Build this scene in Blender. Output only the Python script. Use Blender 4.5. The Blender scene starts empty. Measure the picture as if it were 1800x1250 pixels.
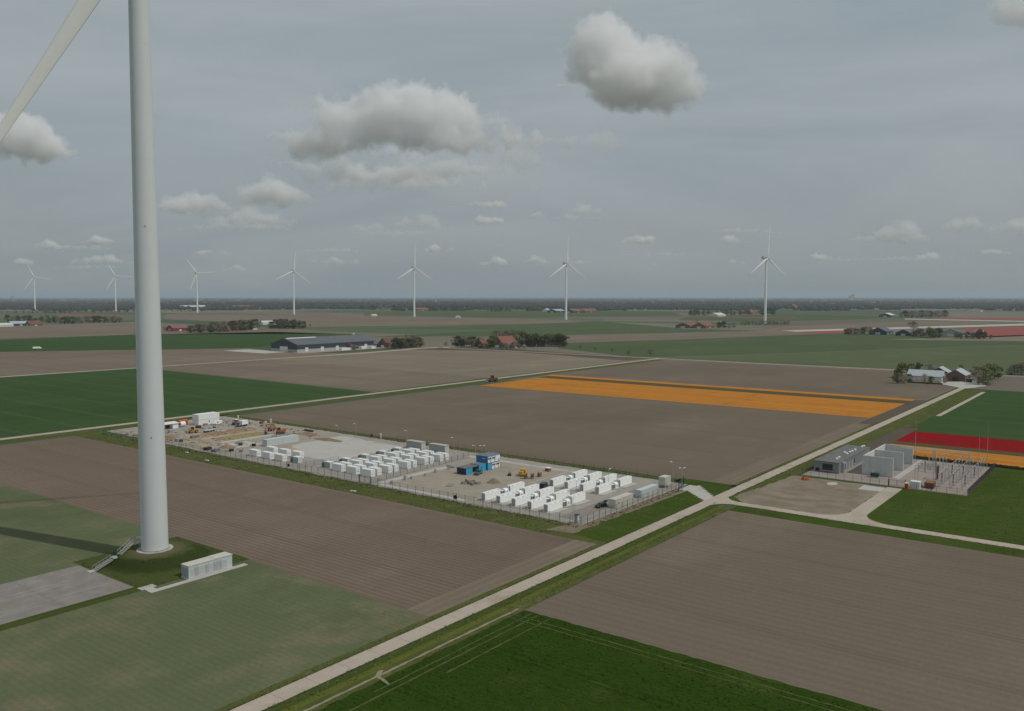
import bpy, bmesh, math, random
from mathutils import Vector, Matrix
random.seed(11)
sc = bpy.context.scene
COL = sc.collection
pi = math.pi
# ------------------------------------------------------------------ camera
# World grid: X runs along the concrete farm road, Y across it (polder grid), metres.
F, HZ, CAMZ = 1495.0, 521.0, 72.0
AZ = math.radians(37.5)
PITCH = math.atan((625 - HZ) / F)
cam = bpy.data.cameras.new('camera'); camo = bpy.data.objects.new('camera', cam); COL.objects.link(camo)
cam.sensor_width = 36; cam.lens = 36 * F / 1800; cam.clip_start = 0.5; cam.clip_end = 250000
camo.location = (0, 0, CAMZ); camo.rotation_euler = (pi / 2 - PITCH, 0, AZ - pi / 2)
sc.camera = camo
# ------------------------------------------------------------------ sky, sun, exposure
SUN_EL = math.radians(51.5)
SUN_H = Vector((.22, -.97, 0)).normalized()
world = bpy.data.worlds.new('World'); sc.world = world; world.use_nodes = True
wn = world.node_tree
bg = wn.nodes['Background']; bg.inputs[1].default_value = .1
sky = wn.nodes.new('ShaderNodeTexSky'); sky.sky_type = 'NISHITA'; sky.sun_disc = False
sky.sun_elevation = SUN_EL; sky.sun_rotation = math.atan2(SUN_H.x, SUN_H.y)
sky.air_density = 1.0; sky.dust_density = .8; sky.ozone_density = 1.5
# thin high cirrostratus veil over the blue, a little streaky
wtc = wn.nodes.new('ShaderNodeTexCoord')
wmp = wn.nodes.new('ShaderNodeMapping'); wmp.inputs['Scale'].default_value = (2.2, 2.2, 9); wmp.inputs['Rotation'].default_value = (0.10, .06, .4)
wns = wn.nodes.new('ShaderNodeTexNoise'); wns.inputs['Scale'].default_value = 1.6; wns.inputs['Detail'].default_value = 5; wns.inputs['Roughness'].default_value = .55
wrm = wn.nodes.new('ShaderNodeMapRange'); wrm.inputs[1].default_value = .3; wrm.inputs[2].default_value = .7; wrm.inputs[3].default_value = .9; wrm.inputs[4].default_value = .99
wmx = wn.nodes.new('ShaderNodeMix'); wmx.data_type = 'RGBA'; wmx.inputs[7].default_value = (3.25, 3.72, 3.98, 1)
wn2 = wn.nodes.new('ShaderNodeTexNoise'); wn2.inputs['Scale'].default_value = 1.1; wn2.inputs['Detail'].default_value = 7; wn2.inputs['Roughness'].default_value = .58; wn2.inputs['Distortion'].default_value = .6
wmp2 = wn.nodes.new('ShaderNodeMapping'); wmp2.inputs['Scale'].default_value = (1.6, 1.6, 7); wmp2.inputs['Rotation'].default_value = (.16, -.1, 1.1)
wr2 = wn.nodes.new('ShaderNodeMapRange'); wr2.inputs[1].default_value = .34; wr2.inputs[2].default_value = .68
wv = wn.nodes.new('ShaderNodeMix'); wv.data_type = 'RGBA'; wv.inputs[6].default_value = (2.82, 3.34, 3.64, 1); wv.inputs[7].default_value = (3.88, 4.24, 4.38, 1)
wn.links.new(wtc.outputs['Generated'], wmp2.inputs[0]); wn.links.new(wmp2.outputs[0], wn2.inputs['Vector']); wn.links.new(wn2.outputs[0], wr2.inputs[0]); wn.links.new(wr2.outputs[0], wv.inputs[0]); 
wsep = wn.nodes.new('ShaderNodeSeparateXYZ'); wn.links.new(wtc.outputs['Generated'], wsep.inputs[0])
wel = wn.nodes.new('ShaderNodeMapRange'); wel.interpolation_type = 'SMOOTHSTEP'; wel.inputs[1].default_value = -.02; wel.inputs[2].default_value = .26; wel.inputs[3].default_value = .74; wel.inputs[4].default_value = 1.0; wn.links.new(wsep.outputs[2], wel.inputs[0])
wdm = wn.nodes.new('ShaderNodeVectorMath'); wdm.operation = 'SCALE'; wn.links.new(wv.outputs[2], wdm.inputs[0]); wn.links.new(wel.outputs[0], wdm.inputs['Scale']); wn.links.new(wdm.outputs[0], wmx.inputs[7])
wn.links.new(wtc.outputs['Generated'], wmp.inputs[0]); wn.links.new(wmp.outputs[0], wns.inputs['Vector'])
wn.links.new(wns.outputs[0], wrm.inputs[0]); wn.links.new(wrm.outputs[0], wmx.inputs[0])
wn.links.new(sky.outputs[0], wmx.inputs[6]); wn.links.new(wmx.outputs[2], bg.inputs[0])
sl = bpy.data.lights.new('sun', 'SUN'); so = bpy.data.objects.new('sun', sl); COL.objects.link(so)
sl.energy = 1.88; sl.angle = math.radians(.9); sl.color = (1, .955, .88)
so.rotation_euler = Vector((SUN_H.x * math.cos(SUN_EL), SUN_H.y * math.cos(SUN_EL), math.sin(SUN_EL))).to_track_quat('Z', 'Y').to_euler()
sc.view_settings.view_transform = 'Standard'; sc.view_settings.look = 'None'; sc.view_settings.gamma = 1
sc.view_settings.exposure = 0
sc.cycles.max_bounces = 12; sc.cycles.diffuse_bounces = 3; sc.cycles.volume_bounces = 9
sc.cycles.volume_step_rate = 2.0; sc.cycles.volume_max_steps = 128
sc.cycles.use_denoising = True

# ------------------------------------------------------------------ survey helpers
def ray(px, py):
    x = (px - 900) / F; y = -(py - 625) / F
    f = math.cos(PITCH) + y * math.sin(PITCH); u = -math.sin(PITCH) + y * math.cos(PITCH)
    return Vector((x * math.sin(AZ) + f * math.cos(AZ), -x * math.cos(AZ) + f * math.sin(AZ), u))
def G(px, py, z=0.0):
    r = ray(px, py); t = (z - CAMZ) / r.z
    return (r.x * t, r.y * t)
FW = Vector((math.cos(AZ), math.sin(AZ), 0)); RT = Vector((math.sin(AZ), -math.cos(AZ), 0))
def lin(r, g, b):
    f = lambda c: (c / 255 / 12.92) if c / 255 <= .04045 else ((c / 255 + .055) / 1.055) ** 2.4
    return (f(r), f(g), f(b))
ORD = ['first', 'second', 'third', 'fourth', 'fifth', 'sixth', 'seventh', 'eighth', 'ninth', 'tenth', 'eleventh', 'twelfth',
       'thirteenth', 'fourteenth', 'fifteenth', 'sixteenth', 'seventeenth', 'eighteenth', 'nineteenth', 'twentieth',
       'twenty-first', 'twenty-second', 'twenty-third', 'twenty-fourth', 'twenty-fifth', 'twenty-sixth', 'twenty-seventh', 'twenty-eighth', 'twenty-ninth', 'thirtieth']

# ------------------------------------------------------------------ materials
class NT:
    def __init__(s, name):
        s.m = bpy.data.materials.new(name); s.m.use_nodes = True; s.t = s.m.node_tree
        s.b = s.t.nodes['Principled BSDF']; s.tc = s.t.nodes.new('ShaderNodeTexCoord')
    def n(s, kind, **kw):
        nd = s.t.nodes.new(kind)
        for k, v in kw.items(): setattr(nd, k, v)
        return nd
    def link(s, a, b): s.t.links.new(a, b)
    def noise(s, scale, detail=3, stretch=None, rough=.5, rot=0.0):
        nd = s.n('ShaderNodeTexNoise'); nd.inputs['Scale'].default_value = scale; nd.inputs['Detail'].default_value = detail; nd.inputs['Roughness'].default_value = rough
        if stretch or rot:
            mp = s.n('ShaderNodeMapping'); mp.inputs['Scale'].default_value = stretch or (1, 1, 1); mp.inputs['Rotation'].default_value = (0, 0, rot)
            s.link(s.tc.outputs['Object'], mp.inputs[0]); s.link(mp.outputs[0], nd.inputs['Vector'])
        else: s.link(s.tc.outputs['Object'], nd.inputs['Vector'])
        return nd.outputs[0]
    def rng(s, x, a, b, c=0., d=1.):
        r = s.n('ShaderNodeMapRange'); s.link(x, r.inputs[0])
        for i, v in enumerate((a, b, c, d)): r.inputs[i + 1].default_value = v
        return r.outputs[0]
    def mix(s, f, a, b):
        m = s.n('ShaderNodeMix', data_type='RGBA')
        for i, v in ((0, f), (6, a), (7, b)):
            if hasattr(v, 'is_linked'): s.link(v, m.inputs[i])
            elif i == 0: m.inputs[0].default_value = v
            else: m.inputs[i].default_value = (*v, 1)
        return m.outputs[2]
    def math(s, op, a, b):
        m = s.n('ShaderNodeMath', operation=op)
        for i, v in enumerate((a, b)):
            if hasattr(v, 'is_linked'): s.link(v, m.inputs[i])
            else: m.inputs[i].default_value = v
        return m.outputs[0]
    def wave(s, period, axis, distort=0., dscale=1.):
        w = s.n('ShaderNodeTexWave', wave_type='BANDS', bands_direction=axis, wave_profile='SIN')
        w.inputs['Scale'].default_value = 2 * pi / period / 20; w.inputs['Distortion'].default_value = distort
        w.inputs['Detail'].default_value = 2; w.inputs['Detail Scale'].default_value = dscale
        s.link(s.tc.outputs['Object'], w.inputs['Vector']); return w.outputs['Fac']
    def bump(s, h, dist, strength=1.):
        b = s.n('ShaderNodeBump'); b.inputs['Strength'].default_value = strength; b.inputs['Distance'].default_value = dist
        s.link(h, b.inputs['Height']); s.link(b.outputs[0], s.b.inputs['Normal'])
    def done(s, col, rough=.9, metal=0., spec=.3):
        if hasattr(col, 'is_linked'): s.link(col, s.b.inputs['Base Color'])
        else: s.b.inputs['Base Color'].default_value = (*col, 1)
        s.b.inputs['Roughness'].default_value = rough; s.b.inputs['Metallic'].default_value = metal
        s.b.inputs['Specular IOR Level'].default_value = spec
        return s.m

def paint(name, col, rough=.5, metal=0., dirt=.12, scale=.9, streak=True):
    """painted or bare solid with grime, streaks running down and slight unevenness"""
    t = NT(name)
    a = t.noise(scale, 5); st = t.noise(scale * 1.6, 4, (1, 1, .12)) if streak else a
    f = t.math('MULTIPLY', t.rng(a, .42, .7), t.rng(st, .4, .7))
    c = t.mix(t.math('MULTIPLY', f, dirt * 3), col, tuple(x * .55 for x in col))
    return t.done(c, rough, metal)

def field(name, c1, c2, axis='Y', rows=3.0, rowamt=.25, patch=90., streak=.5, third=None, bump=.05, lines=0, fine=.35, linecol=None, lw=.32, damp=0.):
    """crop or soil: broad moisture patches, machine rows along an axis, clod-size grain"""
    t = NT(name)
    big = t.rng(t.noise(1 / patch, 4, rough=.6), .32, .68)
    st = (1 / 55., 1.0, 1) if axis == 'X' else (1.0, 1 / 55., 1)
    ln = t.rng(t.noise(1 / 2.2, 3, st), .3, .7)
    band = t.rng(t.noise(1 / 9., 2, st), .35, .65)
    f = t.math('ADD', t.math('MULTIPLY', big, 1 - streak), t.math('MULTIPLY', t.math('ADD', t.math('MULTIPLY', ln, .5), t.math('MULTIPLY', band, .5)), streak))
    c = t.mix(f, c1, c2)
    if third: c = t.mix(t.rng(t.noise(1 / (patch * .45), 5, rough=.65), .52, .68), c, third)
    if damp:
        c = t.mix(t.math('MULTIPLY', t.rng(t.noise(1 / (patch * .6), 6, (1, .55, 1) if axis == 'X' else (.55, 1, 1), rough=.7), .50, .72), damp), c, tuple(x * 1.28 for x in c2))
        c = t.mix(t.math('MULTIPLY', t.rng(t.noise(1 / (patch * 1.7), 5, rough=.65), .52, .75), damp), c, tuple(x * .68 for x in c1))
    w = t.wave(rows, 'Y' if axis == 'X' else 'X', .4, .3)
    c = t.mix(t.math('MULTIPLY', w, rowamt), c, tuple(x * .6 for x in c1))
    gr = t.noise(1.1, 5, rough=.75)
    c = t.mix(t.math('MULTIPLY', t.rng(gr, .35, .7), fine), c, tuple(x * .45 for x in c2))
    if lines:
        # paired wheel tracks
        xyz = t.n('ShaderNodeSeparateXYZ'); t.link(t.tc.outputs['Object'], xyz.inputs[0])
        v = xyz.outputs['Y' if axis == 'X' else 'X']
        fr = t.math('FRACT', t.math('DIVIDE', v, float(lines)), 0)
        d1 = t.math('ABSOLUTE', t.math('SUBTRACT', fr, .5 - .9 / lines), 0); d2 = t.math('ABSOLUTE', t.math('SUBTRACT', fr, .5 + .9 / lines), 0)
        tr = t.math('LESS_THAN', t.math('MINIMUM', d1, d2), lw / lines)
        c = t.mix(t.math('MULTIPLY', tr, t.rng(t.noise(.15, 3), .3, .6, .15, .7)), c, linecol or tuple(x * .8 + .02 for x in c2))
    t.bump(t.math('ADD', gr, t.math('MULTIPLY', w, .7)), bump)
    return t.done(c, 1., 0, 0.)

M = {}
M['soil'] = field('plain_soil', (.172, .138, .104), (.205, .166, .128), 'Y', 3.0, .18, 110, .5, bump=.07, fine=.34, lines=27, linecol=(.135, .106, .080), lw=.4, damp=.6)
M['soil_ridged'] = field('ridged_soil', (.182, .140, .106), (.218, .170, .132), 'Y', 1.9, .38, 110, .6, bump=.12, fine=.34, lines=24, linecol=(.140, .106, .080), lw=.4, damp=.6)
M['soil_headland'] = field('headland_soil', (.200, .158, .120), (.232, .186, .143), 'X', 3.0, .22, 40, .6, fine=.34, damp=.6)
M['soil_tan'] = field('tan_soil', (.195, .164, .124), (.265, .226, .170), 'Y', 6.0, .12, 160, .75, fine=.2, damp=.5)
M['soil_dark'] = field('dark_soil', (.110, .092, .074), (.140, .115, .092), 'Y', 6.0, .12, 90, .5, fine=.25, damp=.5)
M['soil_far'] = field('far_soil', (.185, .148, .116), (.228, .186, .144), 'Y', 12.0, .1, 200, .65, fine=.15, lines=60, linecol=(.15, .12, .09), lw=1.2, damp=.6)
M['young'] = field('young_crop', (.112, .138, .070), (.152, .166, .092), 'Y', 1.6, .14, 55, .5, third=(.215, .184, .122), bump=.08, fine=.4, damp=.6)
M['wheat'] = field('wheat', (.028, .056, .007), (.042, .074, .011), 'Y', 1.2, .22, 40, .65, third=(.060, .090, .018), bump=.12, lines=24, linecol=(.018, .038, .006), lw=.5, fine=.4, damp=.5)
M['green_dark'] = field('dark_green_crop', (.046, .086, .030), (.064, .108, .040), 'Y', 4.0, .2, 100, .65, bump=.08, fine=.3, lines=30, linecol=(.085, .115, .050), lw=.5, damp=.5)
M['green_mid'] = field('mid_green_crop', (.082, .112, .056), (.108, .136, .070), 'Y', 6.0, .14, 130, .65, bump=.08, fine=.25, lines=33, linecol=(.11, .13, .07), lw=.8, damp=.5)
M['green_pale'] = field('pale_green_crop', (.102, .130, .066), (.128, .150, .080), 'Y', 8.0, .12, 150, .65, fine=.2, lines=33, linecol=(.08, .105, .05), lw=.8, damp=.5)
M['verge'] = field('verge_grass', (.078, .098, .028), (.118, .130, .045), 'X', 2.5, .12, 14, .4, third=(.160, .148, .070), bump=.15, fine=.5)
M['verge_bright'] = field('yellowish_verge_grass', (.105, .125, .022), (.135, .148, .034), 'X', 2.5, .12, 14, .5, bump=.15, fine=.4)
M['verge_dark'] = field('dark_verge_grass', (.056, .080, .020), (.085, .105, .032), 'X', 2.5, .12, 14, .5, bump=.15, fine=.45)
M['lawn'] = field('lawn_grass', (.050, .084, .015), (.072, .104, .022), 'Y', 5.0, .14, 24, .45, third=(.092, .104, .034), bump=.14, fine=.5, damp=.7)
M['mound'] = field('mound_grass', (.044, .070, .014), (.075, .092, .024), 'X', 5.0, .05, 8, .2, third=(.100, .092, .036), bump=.2, fine=.5)
M['tulip_orange'] = field('orange_tulips', (.56, .215, .036), (.64, .275, .052), 'Y', 1.5, .34, 45, .75, third=(.47, .19, .045), bump=.2, lines=13, linecol=(.20, .105, .030), lw=.35, fine=.45)
M['tulip_red'] = field('red_tulips', (.36, .014, .020), (.27, .014, .016), 'Y', 1.5, .4, 40, .75, third=(.17, .03, .018), bump=.2, lines=13, linecol=(.07, .035, .018), lw=.35, fine=.5)
M['tulip_pink'] = field('pink_tulips', (.30, .088, .080), (.36, .13, .112), 'Y', 1.5, .3, 60, .7, third=(.22, .10, .07), fine=.25)
M['tulip_far'] = field('dull_red_tulips', (.24, .045, .045), (.30, .075, .068), 'Y', 12, .4, 60, .8, third=(.16, .07, .045), fine=.25)
M['tulip_white'] = field('white_crop_cover', (.44, .42, .36), (.52, .50, .43), 'Y', 1.5, .15, 60, .6, fine=.1)
M['tulip_bare'] = field('headed_tulips', (.105, .094, .050), (.130, .108, .060), 'Y', 1.5, .34, 60, .7, fine=.4)
def mk_mound():
    t = NT('mound_turf')
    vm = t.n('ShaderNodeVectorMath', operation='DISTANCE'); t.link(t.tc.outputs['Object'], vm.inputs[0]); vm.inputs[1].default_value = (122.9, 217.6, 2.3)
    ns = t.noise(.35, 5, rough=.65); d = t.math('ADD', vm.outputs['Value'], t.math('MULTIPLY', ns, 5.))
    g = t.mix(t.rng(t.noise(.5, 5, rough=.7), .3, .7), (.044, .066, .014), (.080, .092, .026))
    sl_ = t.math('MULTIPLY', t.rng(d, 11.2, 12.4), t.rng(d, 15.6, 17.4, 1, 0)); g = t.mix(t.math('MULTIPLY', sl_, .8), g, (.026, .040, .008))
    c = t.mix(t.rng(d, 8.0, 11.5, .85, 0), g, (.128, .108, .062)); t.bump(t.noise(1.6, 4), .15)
    return t.done(c, .95, 0, .1)
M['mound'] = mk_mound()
def mk_concrete(name, col, joint=4.0, dirt=.35):
    t = NT(name)
    a = t.rng(t.noise(.22, 5, rough=.65), .3, .7); b = t.rng(t.noise(2.5, 4), .35, .7)
    c = t.mix(t.math('MULTIPLY', a, dirt), col, tuple(x * .62 for x in col))
    c = t.mix(t.math('MULTIPLY', b, .25), c, tuple(x * .7 for x in col))
    mud = t.rng(t.noise(.06, 6, rough=.75), .52, .68); c = t.mix(t.math('MULTIPLY', mud, .5), c, (.23, .185, .135))
    t.bump(b, .01)
    return t.done(c, .9, 0, .2)
M['concrete'] = mk_concrete('weathered_concrete', (.475, .405, .33))
M['slab'] = mk_concrete('pale_slab_concrete', (.50, .48, .44))
M['paving'] = mk_concrete('crane_pad_paving', (.285, .258, .236), dirt=.8)
M['pad_mark'] = mk_concrete('pale_tyre_mark', (.325, .298, .272), dirt=.8)
M['joint'] = mk_concrete('road_joint_seam', (.17, .15, .12))
def mk_gravel(name, a, b, c):
    t = NT(name)
    n1 = t.rng(t.noise(1 / 14., 6, rough=.65), .35, .65); n2 = t.rng(t.noise(1 / 5., 5, (1, .45, 1), rough=.7), .45, .7); n3 = t.noise(3., 4, rough=.7)
    k = t.mix(n1, a, b); k = t.mix(t.math('MULTIPLY', n2, .7), k, c); k = t.mix(t.math('MULTIPLY', t.rng(n3, .4, .7), .3), k, tuple(x * .5 for x in a))
    t.bump(n3, .04); return t.done(k, .95, 0, .1)
M['gravel'] = mk_gravel('grey_gravel', (.330, .305, .272), (.385, .350, .305), (.290, .262, .225))
M['sand'] = mk_gravel('trodden_sand', (.335, .290, .232), (.385, .338, .275), (.285, .240, .190))
M['sandpile'] = mk_gravel('heaped_sand', (.36, .29, .215), (.42, .345, .26), (.27, .215, .155))
M['clay'] = mk_gravel('brown_clay_spoil', (.25, .17, .115), (.32, .235, .165), (.20, .13, .085))
M['ochre'] = mk_gravel('yellow_pit_sand', (.30, .235, .095), (.34, .27, .12), (.22, .175, .09))
M['dirtlot'] = mk_gravel('bare_dirt_lot', (.225, .186, .135), (.300, .252, .190), (.135, .115, .070))
M['brick_pave'] = mk_gravel('pinkish_paving', (.335, .275, .245), (.375, .310, .272), (.30, .25, .225))
M['track'] = mk_gravel('dry_wheel_track', (.27, .245, .165), (.32, .29, .20), (.15, .15, .07))
M['track_green'] = mk_gravel('worn_crop_track', (.078, .098, .030), (.105, .120, .045), (.045, .070, .012))
M['bank'] = mk_gravel('bare_soil_bank', (.215, .165, .125), (.245, .195, .145), (.17, .135, .085))

M['white'] = paint('white_container_paint', (.80, .81, .79), .45, 0, .07)
M['white_clean'] = paint('white_battery_paint', (.88, .89, .87), .4, 0, .03)
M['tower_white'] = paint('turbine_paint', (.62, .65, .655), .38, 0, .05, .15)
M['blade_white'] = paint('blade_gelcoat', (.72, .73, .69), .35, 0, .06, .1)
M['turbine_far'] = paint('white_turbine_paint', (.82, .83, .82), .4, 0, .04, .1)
M['offwhite'] = paint('beige_container_paint', (.56, .54, .48), .55, 0, .12)
M['pale_blue'] = paint('pale_green_grey_paint', (.52, .57, .56), .5, 0, .08)
M['grey'] = paint('grey_steel_paint', (.36, .38, .39), .5, 0, .1)
M['palegrey'] = paint('pale_grey_paint', (.44, .47, .47), .5, 0, .1)
M['midgrey'] = paint('mid_grey_paint', (.22, .24, .25), .5, 0, .1)
M['concgrey'] = paint('grey_concrete_wall', (.40, .41, .38), .9, 0, .14, .5)
M['wallconc'] = paint('blast_wall_concrete', (.56, .58, .56), .9, 0, .13, .35)
M['dark'] = paint('dark_grey_metal', (.045, .047, .05), .5, 0, .1)
M['black'] = paint('black_rubber', (.012, .012, .013), .7, 0, .05)
M['glass'] = NT('dark_glass').done((.02, .025, .03), .08, 0, .6)
M['galv'] = paint('galvanised_steel', (.42, .44, .44), .45, .4, .1)
M['fence_green'] = paint('dark_fence_coating', (.055, .062, .058), .6, 0, .05)
M['fence_brown'] = paint('brown_fence_coating', (.105, .080, .085), .6, 0, .1)
M['blue'] = paint('blue_cabin_paint', (.036, .165, .36), .5, 0, .1)
M['cyan'] = paint('light_blue_cabin_paint', (.055, .34, .56), .5, 0, .08)
M['roof_felt'] = paint('grey_roof_felt', (.165, .165, .160), .95, 0, .25, .4, False)
M['felt_blue'] = paint('blue_grey_cabin_roof', (.17, .21, .24), .8, 0, .2, .5, False)
M['navy'] = paint('navy_car_paint', (.022, .028, .045), .25, 0, .04)
M['carblack'] = paint('black_car_paint', (.014, .015, .017), .22, 0, .04)
M['yellow'] = paint('yellow_machine_paint', (.55, .34, .05), .45, 0, .12)
M['orange'] = paint('orange_machine_paint', (.36, .145, .06), .5, 0, .2)
M['red'] = paint('red_machine_paint', (.36, .05, .035), .45, 0, .12)
M['orangered'] = paint('orange_red_cover', (.58, .10, .045), .6, 0, .06)
M['rust'] = paint('rust_brown_paint', (.27, .095, .055), .8, 0, .2)
M['wood'] = paint('cable_drum_wood', (.23, .125, .065), .85, 0, .2)
M['timber'] = paint('weathered_timber', (.30, .22, .15), .9, 0, .2)
M['teal'] = paint('teal_truck_paint', (.05, .16, .17), .4, 0, .1)
M['green_paint'] = paint('dark_green_paint', (.045, .085, .055), .6, 0, .1)
M['brown_insul'] = paint('brown_porcelain', (.16, .08, .06), .25, 0, .05)
M['grey_insul'] = paint('grey_porcelain', (.42, .45, .45), .25, 0, .05)
M['tile_red'] = paint('red_roof_tile', (.235, .105, .075), .9, 0, .3, .5)
M['tile_brown'] = paint('brown_roof_tile', (.165, .085, .062), .9, 0, .25, .5)
M['brickwall'] = paint('brick_wall', (.19, .105, .085), .9, 0, .2, .5)
M['barn_dark'] = paint('dark_barn_cladding', (.045, .058, .072), .6, 0, .12, .2)
M['roof_grey'] = paint('grey_fibre_roof', (.125, .135, .150), .8, 0, .2, .15)
M['roof_pale'] = paint('pale_blue_steel_roof', (.42, .47, .50), .5, 0, .08, .15)
M['roof_white'] = paint('white_roof_sheet', (.62, .63, .62), .6, 0, .08, .2)
M['barn_red'] = paint('red_barn_cladding', (.24, .032, .038), .6, 0, .1, .3)
M['barn_white'] = paint('white_barn_wall', (.66, .65, .60), .8, 0, .12, .3)
M['cloth'] = paint('white_tarpaulin', (.74, .74, .72), .7, 0, .08)
def leafmat(name, a, b):
    t = NT(name); oi = t.n('ShaderNodeObjectInfo')
    c = t.mix(t.rng(t.noise(.8, 4), .3, .7), a, b)
    hs = t.n('ShaderNodeHueSaturation'); t.link(c, hs.inputs['Color'])
    t.link(t.rng(oi.outputs['Random'], 0, 1, .7, 1.25), hs.inputs['Value']); t.link(t.rng(oi.outputs['Random'], 0, 1, .482, .512), hs.inputs['Hue'])
    return t.done(hs.outputs[0], .9, 0, .05)
M['leaf'] = leafmat('olive_leaves', (.135, .150, .058), (.205, .205, .085))
M['leaf_dark'] = leafmat('dark_leaves', (.085, .102, .050), (.130, .140, .068))
M['leaf_bare'] = leafmat('budding_twigs', (.185, .160, .112), (.250, .215, .155))
M['leaf_fresh'] = leafmat('fresh_leaves', (.150, .190, .034), (.210, .235, .058))
M['ditch_shade'] = leafmat('ditch_shade_tone', (.022, .030, .012), (.036, .046, .018))  # near-black tone carrying the shade of the ditch behind the substation
M['blossom'] = leafmat('pale_blossom', (.50, .46, .38), (.34, .31, .22))
M['blossom_pink'] = leafmat('pink_blossom', (.30, .15, .15), (.22, .12, .11))
M['bark'] = paint('bark', (.085, .068, .050), .95, 0, .2)
M['wood_far'] = paint('far_woodland', (.044, .046, .034), 1., 0, .2, .01, False)
M['grass_tuft'] = leafmat('rough_grass_tufts', (.090, .112, .032), (.130, .142, .050))
M['weeds'] = leafmat('dry_weeds', (.105, .110, .045), (.165, .150, .080))
M['lawn_tuft'] = leafmat('lawn_grass_tufts', (.052, .088, .016), (.078, .112, .025))
M['wheat_tuft'] = leafmat('wheat_leaves', (.027, .054, .007), (.040, .072, .011))
M['mound_tuft'] = leafmat('mound_grass_tufts', (.050, .080, .016), (.085, .105, .028))

# ------------------------------------------------------------------ mesh builder
class MB:
    def __init__(s): s.v = []; s.f = []; s.m = []; s.sm = []
    def add(s, vs, fs, mi=0, smooth=False):
        o = len(s.v); s.v += [tuple(v) for v in vs]
        for f in fs: s.f.append([i + o for i in f]); s.m.append(mi); s.sm.append(smooth)
        return s
    def box(s, x0, y0, z0, x1, y1, z1, mi=0):
        return s.add([(x0, y0, z0), (x1, y0, z0), (x1, y1, z0), (x0, y1, z0), (x0, y0, z1), (x1, y0, z1), (x1, y1, z1), (x0, y1, z1)],
                     [(3, 2, 1, 0), (4, 5, 6, 7), (0, 1, 5, 4), (1, 2, 6, 5), (2, 3, 7, 6), (3, 0, 4, 7)], mi)
    def bar(s, p, q, w, h=None, mi=0):
        p, q = Vector(p), Vector(q); d = (q - p).normalized(); up = Vector((0, 0, 1)) if abs(d.z) < .95 else Vector((1, 0, 0))
        a = d.cross(up).normalized() * w / 2; b = a.cross(d).normalized() * (h or w) / 2
        vs = [p - a - b, p + a - b, p + a + b, p - a + b, q - a - b, q + a - b, q + a + b, q - a + b]
        return s.add(vs, [(3, 2, 1, 0), (4, 5, 6, 7), (0, 1, 5, 4), (1, 2, 6, 5), (2, 3, 7, 6), (3, 0, 4, 7)], mi)
    def cyl(s, p, q, r0, r1=None, n=12, mi=0, smooth=True, caps=True):
        r1 = r0 if r1 is None else r1; p, q = Vector(p), Vector(q); d = (q - p).normalized()
        up = Vector((0, 0, 1)) if abs(d.z) < .95 else Vector((1, 0, 0)); a = d.cross(up).normalized(); b = d.cross(a)
        A = [p + (a * math.cos(2 * pi * i / n) + b * math.sin(2 * pi * i / n)) * r0 for i in range(n)]
        B = [q + (a * math.cos(2 * pi * i / n) + b * math.sin(2 * pi * i / n)) * r1 for i in range(n)]
        s.add(A + B, [(i, (i + 1) % n, n + (i + 1) % n, n + i) for i in range(n)], mi, smooth)
        if caps: s.add(A, [tuple(range(n))[::-1]], mi); s.add(B, [tuple(range(n))], mi)
        return s
    def prism(s, prof, y0, y1, mi=0, axis='Y'):
        """profile of (a,z) pairs pushed along an axis"""
        n = len(prof); P = lambda a, z, t: (a, t, z) if axis == 'Y' else (t, a, z)
        A = [P(a, z, y0) for a, z in prof]; B = [P(a, z, y1) for a, z in prof]
        return s.add(A + B, [tuple(range(n)), tuple(range(n, 2 * n))[::-1]] + [(i, n + i, n + (i + 1) % n, (i + 1) % n) for i in range(n)], mi)
    def mesh(s, name, mats):
        me = bpy.data.meshes.new(name); me.from_pydata(s.v, [], s.f)
        for m in mats: me.materials.append(M[m] if isinstance(m, str) else m)
        me.polygons.foreach_set('material_index', s.m); me.polygons.foreach_set('use_smooth', s.sm)
        bm = bmesh.new(); bm.from_mesh(me); bmesh.ops.recalc_face_normals(bm, faces=bm.faces); bm.to_mesh(me); bm.free()
        me.update(); return me
    def build(s, name, mats, parent=None, loc=None, rz=0):
        o = bpy.data.objects.new(name, s.mesh(name, mats if isinstance(mats, (list, tuple)) else [mats])); COL.objects.link(o)
        if parent: o.parent = parent
        if loc: o.location = loc
        if rz: o.rotation_euler.z = rz
        return o
def tag(o, label, cat, group=None):
    o['label'] = label; o['category'] = cat
    if group: o['group'] = group
    return o
def thing(name, label, cat, loc=(0, 0, 0), rz=0, group=None):
    o = bpy.data.objects.new(name, None); COL.objects.link(o); o.location = (*loc[:2], loc[2] if len(loc) > 2 else 0); o.rotation_euler.z = rz
    o.empty_display_size = .5
    return tag(o, label, cat, group)
def struct(o): o['kind'] = 'structure'; return o
def stuff(o, label=None):
    o['kind'] = 'stuff'
    if label: o['label'] = label
    return o
def link_copy(me_obj, name, parent, loc=(0, 0, 0), scale=None, rz=0):
    o = bpy.data.objects.new(name, me_obj); COL.objects.link(o); o.parent = parent; o.location = loc; o.rotation_euler.z = rz
    if scale: o.scale = scale
    return o
def dup(root, loc, rz=0, label=None, group=None, scale=None):
    r = root.copy(); COL.objects.link(r); r.location = (*loc[:2], loc[2] if len(loc) > 2 else 0); r.rotation_euler.z = rz
    if label: r['label'] = label
    if group: r['group'] = group
    if scale: r.scale = (scale,) * 3
    for ch in list(root.children):
        c = ch.copy(); COL.objects.link(c); c.parent = r
        for g in list(ch.children):
            d = g.copy(); COL.objects.link(d); d.parent = c
    return r
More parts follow.
